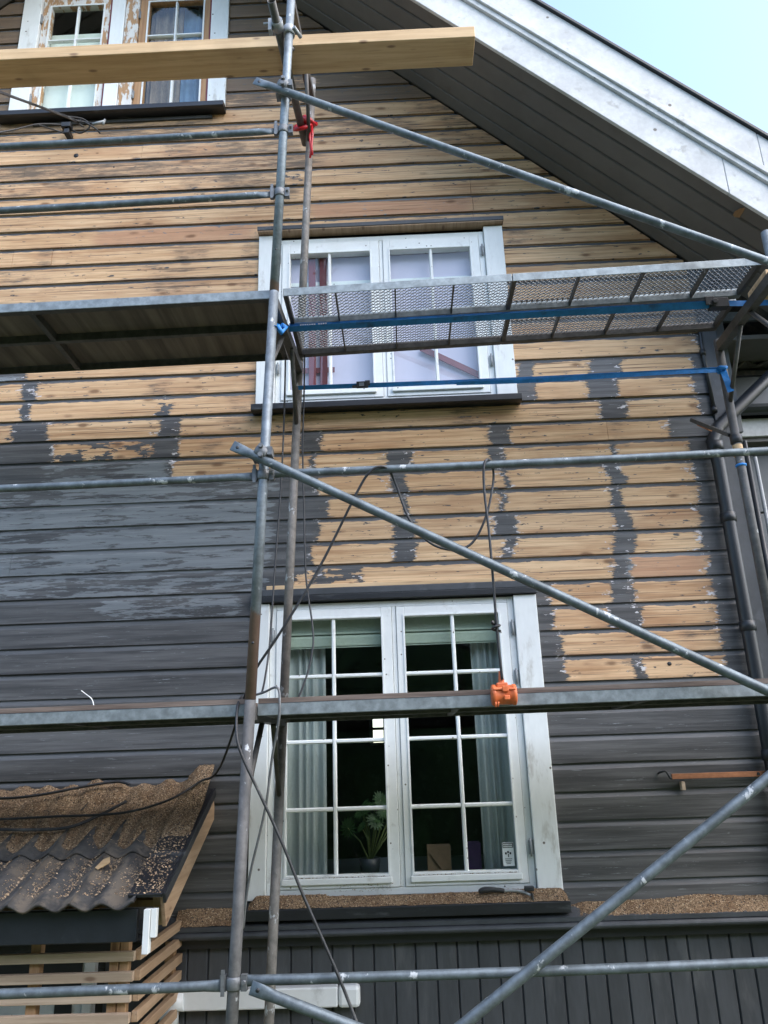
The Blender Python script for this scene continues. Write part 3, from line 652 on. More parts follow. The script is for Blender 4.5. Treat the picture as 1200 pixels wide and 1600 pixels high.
for zz in (4.27, 4.62): obj('rung', MB().box(-.66, -.38, .0675, .069, zz-.02, zz+.02), M['red_wood'], lad)
obj('red_brace', MB().beam((.20, .06, 4.40), (.60, .06, 4.165), .012, .040), M['red_wood'], label='dark red slanting bar inside the right of the middle window', category='bar')
obj('cream_blind', MB().prism([(.085, 6.40), (.085, 7.36), (.09, 7.36), (.09, 6.40)], -2.60, -2.12, 'x'), M['cream'], label='cream roller blind in the left half of the top window', category='blind')
obj('blue_reflection_sheet', drape(-1.56, -1.34, .13, 6.42, 7.62, 3, .010), M['reflection_blue'], label='blue-grey sheet coloured like the reflection in the right half of the top window', category='curtain')  # sheet whose colour stands in for the blue reflected in these panes
obj('brown_curtain', drape(-1.82, -1.56, .12, 6.42, 7.62, 4, .012), M['browncloth'], label='brown curtain at the left of the top window\'s right half', category='curtain')
tb = thing('dark_table', 'dark table inside the room below the lower window', 'table', (0, .65, .5))
obj('table_top', MB().box(-.9, .95, .25, 1.25, 1.125, 1.155), M['table'], tb)
for xx, yy in ((-.85, .3), (.9, .3), (-.85, 1.2), (.9, 1.2)): obj('leg', MB().box(xx-.03, xx+.03, yy-.03, yy+.03, .46, 1.124), M['table'], tb)
for i, (px, py) in enumerate(((499, 1364), (770, 1356))):
    c = P(px, py, .30); c.z = 1.156
    j = obj('candle_jar', MB().lathe(c, [(0, 0), (.042, 0), (.045, .03), (.040, .055), (.030, .068), (.0, .072)], 14), M['jar'],
        label=('small frosted jar at the foot of the left curtain', 'small frosted jar at the foot of the right curtain')[i], category='jar', group='jars on the inner sill')
cb = thing('cardboard_piece', 'brown cardboard box behind the lower right panes', 'box', (.16, .55, 1.156))
obj('box_body', MB().box(.10, .24, .50, .62, 1.156, 1.29), M['card'], cb)
obj('flap', MB().beam((.13, .49, 1.27), (.21, .47, 1.17), .004, .05), M['card'], cb)
obj('purple_box', MB().box(.33, .42, .5, .62, 1.156, 1.30), M['purple'], label='purple box beside the right curtain in the lower window', category='box')
pl = thing('potted_plant', 'leafy green houseplant behind the lower left panes', 'plant', (-.24, .42, 1.156))
obj('pot', MB().lathe((-.24, .42, 1.156), [(0, 0), (.05, 0), (.065, .09), (.06, .09), (.045, .03), (0, .03)], 14), M['table'], pl)
for k in range(17):
    a = random.uniform(0, 6.28); rr = random.uniform(.03, .16); top = Vector((-.22+rr*math.cos(a), .40+.7*rr*math.sin(a), 1.64-1.1*rr+random.uniform(-.10, .05)))
    obj('stem', MB().tube([(-.24, .42, 1.22), ((-.24+top.x)/2+.01, .41, (1.2+top.z)/2+.03), top], .004, 5), M['stem'], pl)
    mb = MB(); out = []; nn = 15; s_ = random.uniform(.04, .07)
    tn = Vector((math.cos(a)*.8+random.uniform(-.4, .4), -.5+random.uniform(-.5, .5), random.uniform(.1, .8))).normalized(); u_ = tn.orthogonal().normalized(); v_ = tn.cross(u_); rot = random.uniform(0, 6)
    for i in range(nn*2):
        an = math.pi*2*i/(nn*2)+rot; q = s_*(1 if i % 2 else .62)
        out.append(top+u_*math.cos(an)*q+v_*math.sin(an)*q-tn*q*q*2)
    mb.add([top]+out, [(0, 1+i, 1+(i+1) % len(out)) for i in range(len(out))]); obj('leaf', mb, M['leaf'], pl)

# ================================================================== SAWDUST (stuff)
def hsh(x, y):
    v = math.sin(x*12.9898+y*78.233)*43758.5453; return v-math.floor(v)
def vnoise(x, y):
    ix, iy = math.floor(x), math.floor(y); fx, fy = x-ix, y-iy; fx = fx*fx*(3-2*fx); fy = fy*fy*(3-2*fy)
    return (hsh(ix, iy)*(1-fx)+hsh(ix+1, iy)*fx)*(1-fy)+(hsh(ix, iy+1)*(1-fx)+hsh(ix+1, iy+1)*fx)*fy
def chip(mb, p, s):
    a = random.uniform(0, 6.28); t = random.uniform(-.5, .8); d = Vector((math.cos(a)*math.cos(t), math.sin(a)*math.cos(t), math.sin(t)))*s
    e = d.orthogonal().normalized()*s*random.uniform(.25, .45)
    mb.add([p-d, p+e, p+d, p-e+Vector((0, 0, s*.3))], [(0, 1, 2), (0, 2, 3)])
def sawdust(label, surf, hfun, u0, u1, nu, v0, v1, nv, chips, cs=.004, extra=None):
    mb = MB(); vs = []
    for j in range(nv+1):
        for i in range(nu+1):
            u, v = u0+(u1-u0)*i/nu, v0+(v1-v0)*j/nv; p = Vector(surf(u, v)); vs.append(p+Vector((0, 0, hfun(u, v))))
    mb.add(vs, [(j*(nu+1)+i, j*(nu+1)+i+1, (j+1)*(nu+1)+i+1, (j+1)*(nu+1)+i) for j in range(nv) for i in range(nu)], True)
    c = 0
    for q in range(chips*6):
        if c >= chips: break
        u, v = random.uniform(u0, u1), random.uniform(v0, v1); h = hfun(u, v)
        if h > -.001 or random.random() < .02:
            chip(mb, Vector(surf(u, v))+Vector((0, 0, max(h, 0)+.001)), random.uniform(.5, 1.4)*cs); c += 1
    if extra: extra(mb)
    return obj('sawdust', mb, M['sawdust'], kind='stuff', label=label, category='sawdust')
def sill_h(x, y):                                   # y -.1 (front) .. 0 (wall)
    e = min(1, max(0, (x+.855)/.03))*min(1, max(0, (.805-x)/.02))
    k = .5+.9*vnoise(x*5, 1.3)
    if -.45 < x < .40: k *= .55
    f = (y+.1)/.1
    return e*(.004+(.010+.026*k)*f**.8*(1-.5*(f > .97)))+.004*vnoise(x*60, y*60)-.004
def sill_surf(x, y): return (x, y, 1.098+.286*y+.001)
def on_bars(mb):
    for q in range(500):
        gx0, gx1 = random.choice(((-.67, -.13), (.02, .56))); chip(mb, Vector((random.uniform(gx0, gx1), -.0045-random.uniform(0, .012), 1.2015)), random.uniform(.002, .005))
    for q in range(260): chip(mb, Vector((random.uniform(-.42, -.1), -.005-random.uniform(0, .004), random.uniform(1.13, 1.20))), random.uniform(.002, .005))
sawdust('brown sawdust heaped along the sill of the lower window', sill_surf, sill_h, -.86, .808, 170, -.1, -.0225, 8, 5500, .0036, on_bars)
def belt_h(x, y):
    f = (y+.083)/.083; e = min(1, max(0, (x-.795)/.10))
    return e*(.004+(.014+.022*vnoise(x*4, 4))*f)+.005*vnoise(x*60, y*60)-.006
sawdust('sawdust drifted on the wall ledge right of the lower window', lambda x, y: (x, y, 1.034+.5*y), belt_h, .79, 2.02, 130, -.083, -.002, 8, 4000, .0036)
sawdust('sawdust on the wall ledge between the canopy and the lower window', lambda x, y: (x, y, 1.034+.5*y), lambda x, y: .004+(.018+.015*vnoise(x*5, 9))*(y+.083)/.083-.006*(x < -1.2 or x > -.9)+.004*vnoise(x*60, y*60), -1.24, -.885, 40, -.083, -.002, 8, 1100, .0036)

# ================================================================== ENTRANCE CANOPY
CX1 = -1.065; CX0 = -2.75
can = thing('entrance_canopy', 'small tiled canopy over the entrance covered in sawdust', 'canopy', (-1.9, 0, 1.0))
A_ = math.atan2(.405, .87); ca, sa_ = math.cos(A_), math.sin(A_)
def cs_(x, d, h): return Vector((x, -d*ca-h*sa_*1.0, 1.600-d*sa_+h*ca))   # d down the slope from the wall, h above the deck
TW, TL, GAU = .268, .45, .395
def tile_mesh():
    mb = MB(); n = 24; vs = []
    for d, lift in ((0, 0.), (TL, .016)):
        for th in (0, -.013):
            for i in range(n+1):
                u = i/n; h = .016*(math.cos(2*math.pi*(2*u))) + (.004 if u > .93 else 0)
                vs.append((u*(TW+.012), d, h+lift+th))
    k = n+1
    mb.add(vs, [(i, i+1, 2*k+i+1, 2*k+i) for i in range(n)]+[(k+i, 3*k+i, 3*k+i+1, k+i+1) for i in range(n)]+[(2*k+i, 2*k+i+1, 3*k+i+1, 3*k+i) for i in range(n)], True)
    return mb
TM = tile_mesh(); first = None
for c in range(6):
    for rw in range(3):
        xl = CX1-.135-TW*(c+1)+.01; d0 = .955-TL-GAU*rw+.035
        tm = MB(); tm.add([cs_(xl+v.x, d0+v.y+random.uniform(-.0015, .0015)*0, .045+v.z) for v in TM.v], TM.f, True)
        obj('tile', tm, M['roof_tile'], can)
obj('deck', MB().prism([(0, 1.57), (-.86*ca, 1.57-.86*sa_), (-.86*ca, 1.595-.86*sa_), (0, 1.595)], CX0, CX1-.03, 'x'), M['timber_z'], can)
def slanted(name, x0, x1, d0, d1, h0, h1, mat, bev=.003):
    mb = MB(); vs = [cs_(x, d, h) for x in (x0, x1) for d in (d0, d1) for h in (h0, h1)]
    mb.add(vs, [(0, 1, 3, 2), (4, 6, 7, 5), (0, 4, 5, 1), (2, 3, 7, 6), (0, 2, 6, 4), (1, 5, 7, 3)]); return obj(name, mb, mat, can, bev)
slanted('verge_board', CX1-.150, CX1-.002, .012, .955, .068, .084, M['black_wood'])
slanted('verge_edge', CX1-.001, CX1+.012, .012, .955, .04, .086, M['black_wood'])
slanted('side_board', CX1-.022, CX1-.003, .012, .93, -.085, .066, M['timber_y'])
slanted('side_board', CX1-.075, CX1-.040, .012, .87, -.12, .03, M['timber_y'])
for xx in (-1.45, -1.9, -2.35): slanted('rafter', xx-.024, xx+.024, .012, .83, -.105, -.006, M['timber_y'])
obj('fascia', MB().box(CX0, CX1-.115, -.862, -.835, 1.085, 1.212), M['black_metal'], can, .003)
obj('corner_trim', MB().box(CX1-.075, CX1-.048, -.905, -.866, 1.045, 1.215), M['white_casing'], can, .002)
obj('corner_trim', MB().box(CX1-.046, CX1-.022, -.895, -.866, 1.105, 1.215), M['white_casing'], can, .002)
def can_surf(x, d): p = cs_(x, d, .045); return (p.x, p.y, p.z)
def wave(x): return .016*math.cos(4*math.pi*((x-(CX1-.135+.01)) / TW))
def can_h(x, d):
    wv = wave(x); lim = .50+.10*vnoise(x*11, 2)-.16*max(0, wv/.016)+.05*vnoise(x*40, d*40)
    if x > CX1-.15: lim = .55+.06*vnoise(x*30, 3)
    k = max(0, min(1, (lim-d)/.12)); k2 = max(0, min(1, (lim-d)/.45))
    base = (wv*(1-.35*k2) if x < CX1-.15 else .036)+.018*((d-.52) % .395)/.395*(x < CX1-.15)
    top = .006*k+.040*k2*(.4+.9*vnoise(x*7, d*7))+.30*max(0, .10-d)*(.4+.8*vnoise(x*6, 8))
    return base+top-.007*(1-k)-.002+.005*vnoise(x*70, d*70)*k+(.05*k*max(0, min(1, (x-(CX1-.14))/.05))*max(0, .25-d)/.25)
def can_chips(mb):
    for q in range(7000):
        x = random.uniform(CX0+.3, CX1-.01); d = random.uniform(.4, .95) 
        if wave(x) > .002 and random.random() < .85 and x < CX1-.15: continue
        h = (.045+wave(x)+.018*((d-.52) % .395)/.395+.002) if x < CX1-.15 else .086
        chip(mb, cs_(x, d, h), random.uniform(.003, .0075))
sawdust('sawdust heaped on the upper tiles of the entrance canopy', can_surf, can_h, CX0+.2, CX1-.004, 190, .004, .62, 60, 9000, .0046)
sh = MB(); can_chips(sh)
obj('wood_shavings', sh, M['shavings'], kind='stuff', label='pale wood shavings scattered down the lower canopy tiles', category='shavings')
obj('wood_flake', MB().add([cs_(-1.43, .66, .075), cs_(-1.40, .66, .085), cs_(-1.385, .70, .082), cs_(-1.43, .735, .072), cs_(-1.448, .72, .07), cs_(-1.43, .66, .071), cs_(-1.40, .66, .081), cs_(-1.385, .70, .078), cs_(-1.43, .735, .068), cs_(-1.448, .72, .066)],
    [(0, 1, 2, 3, 4), (9, 8, 7, 6, 5)]+[(i, 5+i, 5+(i+1) % 5, (i+1) % 5) for i in range(5)]), M['timber'], label='pale chip of wood lying on the front tiles of the canopy', category='wood chip')

# ================================================================== SLATTED SCREEN under the canopy
scr = thing('slatted_screen', 'screen of pale horizontal timber slats beneath the entrance canopy', 'screen', (-1.9, -.6, 0))
SX, SY = -1.232, -.70
for k in range(13):
    z = 1.003-.079*k
    if z < .03: break
    e = random.uniform(-.006, .004)
    obj('slat', MB().box(-2.7, SX+.002+e, SY-.028, SY, z-.019, z+.019), M['slat_wood'], scr, .002)
    obj('slat', MB().box(SX-.002, SX+.026, SY+.002, -.012, z-.021, z+.021), M['timber_y'], scr, .002)
for x0, x1 in ((-1.30, -1.262), (-1.345, -1.305), (-1.70, -1.655), (-2.1, -2.055), (-2.6, -2.55)): obj('post', MB().box(x0, x1, SY+.002, SY+.047, 0, 1.06), M['timber_z'], scr, .002)
obj('post', MB().box(SX-.05, SX-.004, -.07, -.018, 0, 1.0), M['timber_z'], scr, .002)

# ================================================================== SCAFFOLD
def fx(z): return -.740+.0376*z          # left frame leans a little
def rx(z): return -.712+.0388*z
FY, RY = -1.12, -.39
def coupler(parent, p, tdir=(1, 0, 0), up=(0, 0, 1)):
    p = Vector(p); mb = MB(); t = Vector(tdir).normalized(); u = Vector(up).normalized()
    for d, o in ((u, 0), (t, -.062)):
        c = p+Vector((0, o, 0)); mb.tube([c-d*.030, c-d*.018, c+d*.018, c+d*.030], .031, 14, rs=[.030, .035, .035, .030])
    n = t.cross(u); 
    mb.box(p.x-.03, p.x+.03, p.y-.055, p.y-.012, p.z-.016, p.z+.016)
    mb.tube([p+Vector((.036, -.05, .02)), p+Vector((.036, .03, .02))], .007, 6)
    mb.tube([p+Vector((-.036, -.085, -.01)), p+Vector((-.036, -.01, -.01))], .007, 6)
    mb.tube([p+Vector((.0, -.108, .022)), p+Vector((.0, -.09, .022))], .011, 6)
    mb.box(p.x-.05, p.x-.028, p.y-.035, p.y+.02, p.z-.022, p.z+.022); mb.box(p.x+.028, p.x+.05, p.y-.09, p.y-.03, p.z-.02, p.z+.02); mb.tube([p+Vector((.0, -.095, -.028)), p+Vector((.0, -.118, -.028))], .012, 6)
    return obj('coupler', mb, M['coupler'], parent)
def frame(label, xf, xr, z0, z1, zf1, zr1, mf, mr, rails_z=()):
    t = thing('scaffold_tower', label, 'scaffold', (xf(z0), FY, z0), 'scaffold frames')
    def st(x, y, a, b, m):
        o = obj('standard', MB().pipe((x(a), y, a), (x(b), y, b), .02415, .0035, 16), m, t); return o
    s1 = st(xf, FY, z0, zf1, M[mf]); s2 = st(xr, RY, z0, zr1, M[mr])
    obj('spigot_hole', MB().lathe((xf(z0+.24)+.001, FY-.0235, z0+.24), [(0, -.001), (.006, -.001), (.006, .004)], 10, 'y'), M['print_dark'], s1)
    for gz in rails_z:
        gc = MB(); q_ = Vector((xf(gz), FY, gz)); gc.tube([q_-Vector((0, 0, .024)), q_-Vector((0, 0, .018)), q_+Vector((0, 0, .018)), q_+Vector((0, 0, .024))], .03, 14, rs=[.0265, .031, .031, .0265])
        gc.box(q_.x-.052, q_.x-.029, q_.y-.014, q_.y+.014, q_.z-.026, q_.z+.030).box(q_.x+.029, q_.x+.052, q_.y-.014, q_.y+.014, q_.z-.026, q_.z+.030)
        gc.beam(q_+Vector((-.040, -.018, .05)), q_+Vector((-.040, -.018, -.04)), .014, .006, (0, 1, 0)); gc.tube([q_+Vector((.042, -.03, .006)), q_+Vector((.042, .03, .006))], .008, 6)
        obj('rail_clamp', gc, M['coupler'], t)
    zt = z1-.055
    tr = MB(); xa, xb = xf(zt), xr(zt)
    for o in (-.022, .018): tr.add([(xa+o, FY+.02, zt-.022), (xa+o+.004, FY+.02, zt-.022), (xb+o+.004, RY-.02, zt-.022), (xb+o, RY-.02, zt-.022), (xa+o, FY+.02, zt+.03), (xa+o+.004, FY+.02, zt+.03), (xb+o+.004, RY-.02, zt+.03), (xb+o, RY-.02, zt+.03)],
        [(0, 1, 2, 3), (7, 6, 5, 4), (0, 4, 5, 1), (1, 5, 6, 2), (2, 6, 7, 3), (3, 7, 4, 0)])
    tr.add([(xa-.022, FY+.02, zt-.026), (xa+.022, FY+.02, zt-.026), (xb+.022, RY-.02, zt-.026), (xb-.022, RY-.02, zt-.026), (xa-.022, FY+.02, zt-.0222), (xa+.022, FY+.02, zt-.0222), (xb+.022, RY-.02, zt-.0222), (xb-.022, RY-.02, zt-.0222)],
        [(0, 1, 2, 3), (7, 6, 5, 4), (0, 4, 5, 1), (1, 5, 6, 2), (2, 6, 7, 3), (3, 7, 4, 0)])
    obj('transom', tr, M['steel_dark'], t)
    obj('gusset', MB().tube([(xf(zt), FY+.30, zt-.026), (xf(zt-.36), FY+.012, zt-.36)], .013, 8), M['steel_dark'], t)
    obj('gusset', MB().tube([(xr(zt), RY-.30, zt-.026), (xr(zt-.36), RY-.012, zt-.36)], .013, 8), M['steel_dark'], t)
    return t
frame('bottom scaffold frame left of the lower window, grimy steel', fx, rx, 0.0, 2.05, 2.05, 2.05, 'steel_brown', 'steel_worn', (.982,))
frame('scaffold frame left of the windows between the two decks', fx, rx, 2.052, 4.08, 4.08, 4.08, 'steel_joint', 'steel_worn', (3.080,))
frame('top scaffold frame, rising from the upper deck past the plank', fx, rx, 4.082, 6.13, 6.75, 6.26, 'steel_top', 'steel_worn', (4.690, 5.114))
RX = lambda z: 1.950
frame('bottom scaffold frame beside the downpipe at the right corner', RX, RX, 0.0, 2.05, 2.05, 2.05, 'steel_brown', 'steel_brown')
frame('scaffold frame at the right corner carrying the mesh deck end', RX, RX, 2.052, 4.11, 4.31, 4.11, 'steel', 'steel_brown')

def rail(label, a, b, ends=(True, True)):
    a, b = Vector(a), Vector(b); d = (b-a).normalized(); L = (b-a).length
    n = 10; pts = [a, a+d*.03, a+d*.07]+[a+d*(L*i/n) for i in range(1, n)]+[b-d*.07, b-d*.03, b]
    sag = [0, 0, 0]+[-.006*math.sin(math.pi*i/n) for i in range(1, n)]+[0, 0, 0]
    pts = [p+Vector((0, 0, s)) for p, s in zip(pts, sag)]
    f = [(.3, 1.15), (.35, 1.12)]+[(1, 1)]*(len(pts)-4)+[(.35, 1.12), (.3, 1.15)]
    return obj('guard_rail', MB().tube(pts, .0190, 12, f, nrm=(0, 1, 0)), M['steel'], label=label, category='scaffold rail', group='scaffold guard rails')
YR = -1.12
rail('upper scaffold rail below the top window', (-3.2, YR, 5.092), (-.602, YR, 5.113))
rail('scaffold rail midway between top window and plywood deck', (-3.2, YR, 4.655), (-.618, YR, 4.688))
rail('scaffold rail across the weathered grey boards at left', (-3.2, YR, 3.066), (-.668, YR, 3.077))
rail('scaffold rail under the mesh deck with a cable looped over it', (-.602, YR, 3.087), (1.925, YR, 3.107))
rail('bottom scaffold rail in front of the slatted screen', (-3.2, YR, .968), (-.745, YR, .975))
rail('bottom scaffold rail below the lower window', (-.682, YR, .990), (1.925, YR, 1.010))
def brace(label, a, b, cpl=()):
    a, b = Vector(a), Vector(b); d = (b-a).normalized(); L = (b-a).length
    pts = [a, a+d*.05, a+d*.10]+[a+d*(L*i/8) for i in range(1, 8)]+[b-d*.10, b-d*.05, b]
    f = [(.18, 1.25), (.25, 1.2)]+[(1, 1)]*(len(pts)-4)+[(.25, 1.2), (.18, 1.25)]
    t = thing('diagonal_brace', label, 'scaffold brace', a, 'scaffold diagonal braces')
    tb_ = obj('brace_tube', MB().tube(pts, .0212, 14, f, nrm=(0, 1, 0)), M['steel'], t)
    obj('pin_hole', MB().lathe(a+d*.028+Vector((0, -.0055, 0)), [(0, 0), (.008, 0), (.008, .003)], 10, 'y'), M['print_dark'], tb_)
    for z in cpl: coupler(t, (fx(z), FY, z), d)
    return t
YD = -1.185
def onY(px, py, Y=YD): return P(px, py, Y)
def line_at(a, b, x): return a+(b-a)*((x-a.x)/(b.x-a.x))
for lb, pa, pb, cp in (('diagonal scaffold brace rising to the upper standard above the mesh deck', (398, 126), (1200, 409), (5.36,)),
                       ('diagonal scaffold brace between mesh deck and lower deck', (363, 696), (1200, 1080), (3.17,)),):
    a, b = onY(*pa), onY(*pb); b2 = line_at(a, b, 2.02); brace(lb, a, b2, cp)
a, b = onY(725, 1600, -1.17), onY(1200, 1215, -1.17); a2 = line_at(a, b, -.3); b2 = line_at(a, b, 1.98); brace('diagonal scaffold brace crossing the lower right corner', b2, a2)
a, b = onY(392, 1543, -1.17), onY(540, 1600, -1.17); b2 = line_at(a, b, 1.2); brace('short visible diagonal brace at the bottom beside the white duct', a, b2)

# decks
def deck_frame(t, x0, x1, y0, y1, za, zb, h):
    def zz(x): return za+(zb-za)*(x-x0)/(x1-x0)
    def rl(name, y, wy, m, a=x0, b=x1):
        mb = MB(); vs = [(x, yy, zz(x)+k) for x in (a, b) for yy in (y, y+wy) for k in (0, h)]
        mb.add(vs, [(0, 1, 3, 2), (4, 6, 7, 5), (0, 4, 5, 1), (2, 3, 7, 6), (0, 2, 6, 4), (1, 5, 7, 3)]); return obj(name, mb, M[m], t, .003)
    return zz, rl
def ply_deck(label, x0, x1, za, zb, edge):
    t = thing('plywood_deck', label, 'scaffold deck', ((x0+x1)/2, -.755, za), 'plywood scaffold decks')
    y0, y1 = -1.078, -.435
    zz, rl = deck_frame(t, x0, x1, y0, y1, za, zb, .052)
    rl('side_rail', y0, .006, 'fascia_steel'); rl('side_rail', y1-.006, .006, 'steel_dark')
    for y in (y0+.0065,): 
        mb = MB(); vs = [(x, yy, zz(x)+k) for x in (x0, x1) for yy in (y, y+.03) for k in (.0, .004)]
        mb.add(vs, [(0, 1, 3, 2), (4, 6, 7, 5), (0, 4, 5, 1), (2, 3, 7, 6), (0, 2, 6, 4), (1, 5, 7, 3)]); obj('rail_lip', mb, M['steel_dark'], t)
    rl('middle_rail', -.775, .03, 'steel_dark')
    n = 2 if not edge else 3
    for i in range(n+1):
        xx = x0+.02+(x1-x0-.07)*i/n
        for a, b in ((y0+.04, -.777), (-.743, y1-.008)): obj('cross_bar', MB().box(xx, xx+.03, a, b, zz(xx)+.003, zz(xx)+.045), M['steel_dark'], t)
    mb = MB(); k0, k1 = (.0525, .0735) if edge else (.046, .0515)
    e = .002 if edge else -.008
    vs = [(x, yy, zz(x)+k) for x in (x0+.004, x1-.004) for yy in (y0-e, y1+e) for k in (k0, k1)]
    mb.add(vs, [(0, 1, 3, 2), (4, 6, 7, 5), (0, 4, 5, 1), (2, 3, 7, 6), (0, 2, 6, 4), (1, 5, 7, 3)])
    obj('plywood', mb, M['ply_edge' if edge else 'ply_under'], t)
    return t
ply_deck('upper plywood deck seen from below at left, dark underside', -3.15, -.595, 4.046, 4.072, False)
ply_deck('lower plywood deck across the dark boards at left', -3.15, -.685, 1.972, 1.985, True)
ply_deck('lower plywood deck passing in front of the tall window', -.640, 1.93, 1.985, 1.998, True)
def mesh_deck(label, y0, y1, xs, mid):
    x0, x1 = -.548, 1.925; za, zb = 4.083, 4.145
    t = thing('mesh_deck', label, 'scaffold deck', ((x0+x1)/2, (y0+y1)/2, za), 'steel mesh scaffold decks')
    zz, rl = deck_frame(t, x0, x1, y0, y1, za, zb, .046)
    for a, b in ((x0, mid-.002), (mid+.002, x1)):
        rl('side_rail', y0, .005, 'fascia_steel', a, b); rl('side_rail', y1-.005, .005, 'steel_dark', a, b)
    rl('rail_lip', y1-.035, .0295, 'steel_dark' if y1 > -.6 else 'fascia_steel')
    for i, xx in enumerate(xs+[mid, x0, x1-.02]):
        w_ = .022 if i >= len(xs) else .007
        obj('cross_bar', MB().box(xx, xx+w_, y0+.006, y1-.036, zz(xx)+.004, zz(xx)+.036), M['steel_dark'], t)
    mb = MB(); rows = 18; dx = .0140; n = int((x1-x0-.05)/dx); ya, yb = y0+.0145, y1-.0465; py = (yb-ya)/rows
    for j in range(rows+1):
        yc = ya+py*j; pts = []
        for i in range(n+1):
            s = 1 if ((i//1+j) % 2) else -1
            xx = x0+.028+dx*i
            pts.append((xx, yc+s*py*.46, zz(xx)+.040+.003*s*(1 if j % 2 else -1)))
        k = 0; vs = []; fs = []
        for i in range(n+1):
            xx, yy, z_ = pts[i]; vs += [(xx, yy-.0023, z_-.004), (xx, yy+.0023, z_-.002), (xx, yy+.0023, z_+.0035), (xx, yy-.0023, z_+.001)]
        for i in range(n):
            for q in range(4): fs.append((4*i+q, 4*i+(q+1) % 4, 4*i+4+(q+1) % 4, 4*i+4+q))
        mb.add(vs, fs)
    obj('expanded_mesh', mb, M['mesh_steel'], t, kind='stuff')
    return t
def dx_at(px, py, Y): return P(px, py, Y).x
mesh_deck('front steel mesh deck with pale galvanised edge above the window', -1.078, -.770, [dx_at(527, 480, -.9), dx_at(617, 475, -.9), dx_at(705, 465, -.9), dx_at(893, 450, -.9), dx_at(990, 440, -.9), dx_at(1085, 430, -.9)], dx_at(803, 460, -1.078))
mesh_deck('rear steel mesh deck nearest the wall behind the blue strap', -.745, -.437, [dx_at(536, 540, -.6), dx_at(619, 535, -.6), dx_at(703, 530, -.6), dx_at(870, 525, -.6), dx_at(955, 520, -.6), dx_at(1040, 510, -.6)], dx_at(790, 540, -.6))
# timber planks
obj('timber_plank', MB().box(-3.3, .572, -1.005, -.800, 5.862, 5.945), M['timber'], bevel=.004, label='long new timber plank crossing in front of the top window', category='plank')
obj('timber_plank', MB().box(1.985, 4.2, -.98, -.76, 4.135, 4.185), M['timber'], bevel=.004, label='new timber plank end beside the mesh deck at the right edge', category='plank')
# putlog tube clamped across the top frame
pt = thing('scaffold_tube', 'dark rusty tube clamped to the standard under the plank', 'scaffold tube', (-.57, -1.2, 5.8))
ta, tb2 = P(424, 8, -1.32), P(472, 222, -.30); ta.z = 5.832; tb2.z = 5.80; tb2.x = -.53; ta.x = -.592
obj('tube', MB().pipe(ta, tb2, .02415, .0035, 16), M['steel_dark'], pt)
cm = MB(); c0 = Vector((fx(5.83), FY, 5.832))
cm.tube([c0-Vector((0, 0, .03)), c0+Vector((0, 0, .03))], .033, 14); q = Vector((-.582, -1.17, 5.83)); cm.tube([q-Vector((0, .03, 0)), q+Vector((0, .03, 0))], .034, 12)
cm.tube([c0+Vector((.03, -.03, 0)), c0+Vector((.065, .03, -.012))], .012, 6); cm.tube([q+Vector((-.08, 0, .012)), q+Vector((-.02, 0, .012))], .008, 6); cm.box(q.x-.05, q.x-.03, q.y-.02, q.y+.02, q.z-.055, q.z+.03)
obj('coupler', cm, M['grey_metal'], pt)
# red marking tape round the joint of tube and standard
rt = thing('red_tape', 'red plastic tape knotted round the tube and rear standard', 'tape', (-.52, -.42, 5.6))
c = Vector((-.530, -.42, 5.80))
obj('wrap', MB().tube([c+Vector((-.045*math.cos(a), -.012+.03*math.sin(a), .03*math.sin(a*.5)+.045*math.sin(a))) for a in [i*.55 for i in range(13)]], .014, 6, [(1, 2.0)]*13), M['red_tape'], rt)
obj('wrap', MB().tube([c+Vector((.035+.036*math.cos(a), .01+.036*math.sin(a), .055+.02*math.sin(2*a))) for a in [i*.6 for i in range(12)]], .016, 6, [(1, 1.9)]*12), M['red_tape'], rt)
obj('tail', MB().tube([c+Vector((.06, -.02, .02)), c+Vector((.066, -.03, -.07)), c+Vector((.058, -.03, -.16)), c+Vector((.064, -.032, -.24))], .006, 6, [(.3, 1.6)]*4), M['red_tape'], rt)
obj('tail', MB().tube([c+Vector((.055, -.02, .0)), c+Vector((.048, -.03, -.09)), c+Vector((.056, -.03, -.19)), c+Vector((.050, -.03, -.26))], .005, 6, [(.3, 1.6)]*4), M['red_tape'], rt)

# ================================================================== STRAPS
def strap(mb, pts, wd, th=.0022, up=(0, 0, 1), tw=None):
    pts = [Vector(p) for p in pts]; vs = []; n = len(pts)
    for i, p in enumerate(pts):
        t = (pts[min(i+1, n-1)]-pts[max(i-1, 0)]).normalized(); u = Vector(up)
        if tw: u = Matrix.Rotation(tw[i], 3, t) @ u
        u = (u-t*u.dot(t)).normalized(); r_ = t.cross(u)
        vs += [p+u*wd/2+r_*th/2, p+u*wd/2-r_*th/2, p-u*wd/2-r_*th/2, p-u*wd/2+r_*th/2]
    fs = [(4*i+q, 4*i+(q+1) % 4, 4*i+4+(q+1) % 4, 4*i+4+q) for i in range(n-1) for q in range(4)]+[(0, 1, 2, 3), (4*n-4, 4*n-3, 4*n-2, 4*n-1)]
    return mb.add(vs, fs)
s1 = thing('ratchet_strap', 'wide blue ratchet strap stretched under the mesh decks', 'strap', (.6, -.76, 4.05))
Y1 = -.80
pa, pb, pc = P(452, 511, Y1), P(1108, 476, Y1), P(1130, 473, Y1)
A0 = Vector((pa.x, Y1, pa.z)); 
pts = [A0+(pb-A0)*(i/14) for i in range(15)]
obj('webbing', strap(MB(), pts, .042, tw=[.25-.6*math.sin(i/14*3.0)*.6+(.5*(i/14)) for i in range(15)]), M['strap'], s1)
obj('webbing', strap(MB(), [p-Vector((0, .012, .020-.012*(i/14))) for i, p in enumerate(pts)], .034, tw=[1.05-.45*(i/14) for i in range(15)]), M['strap'], s1)
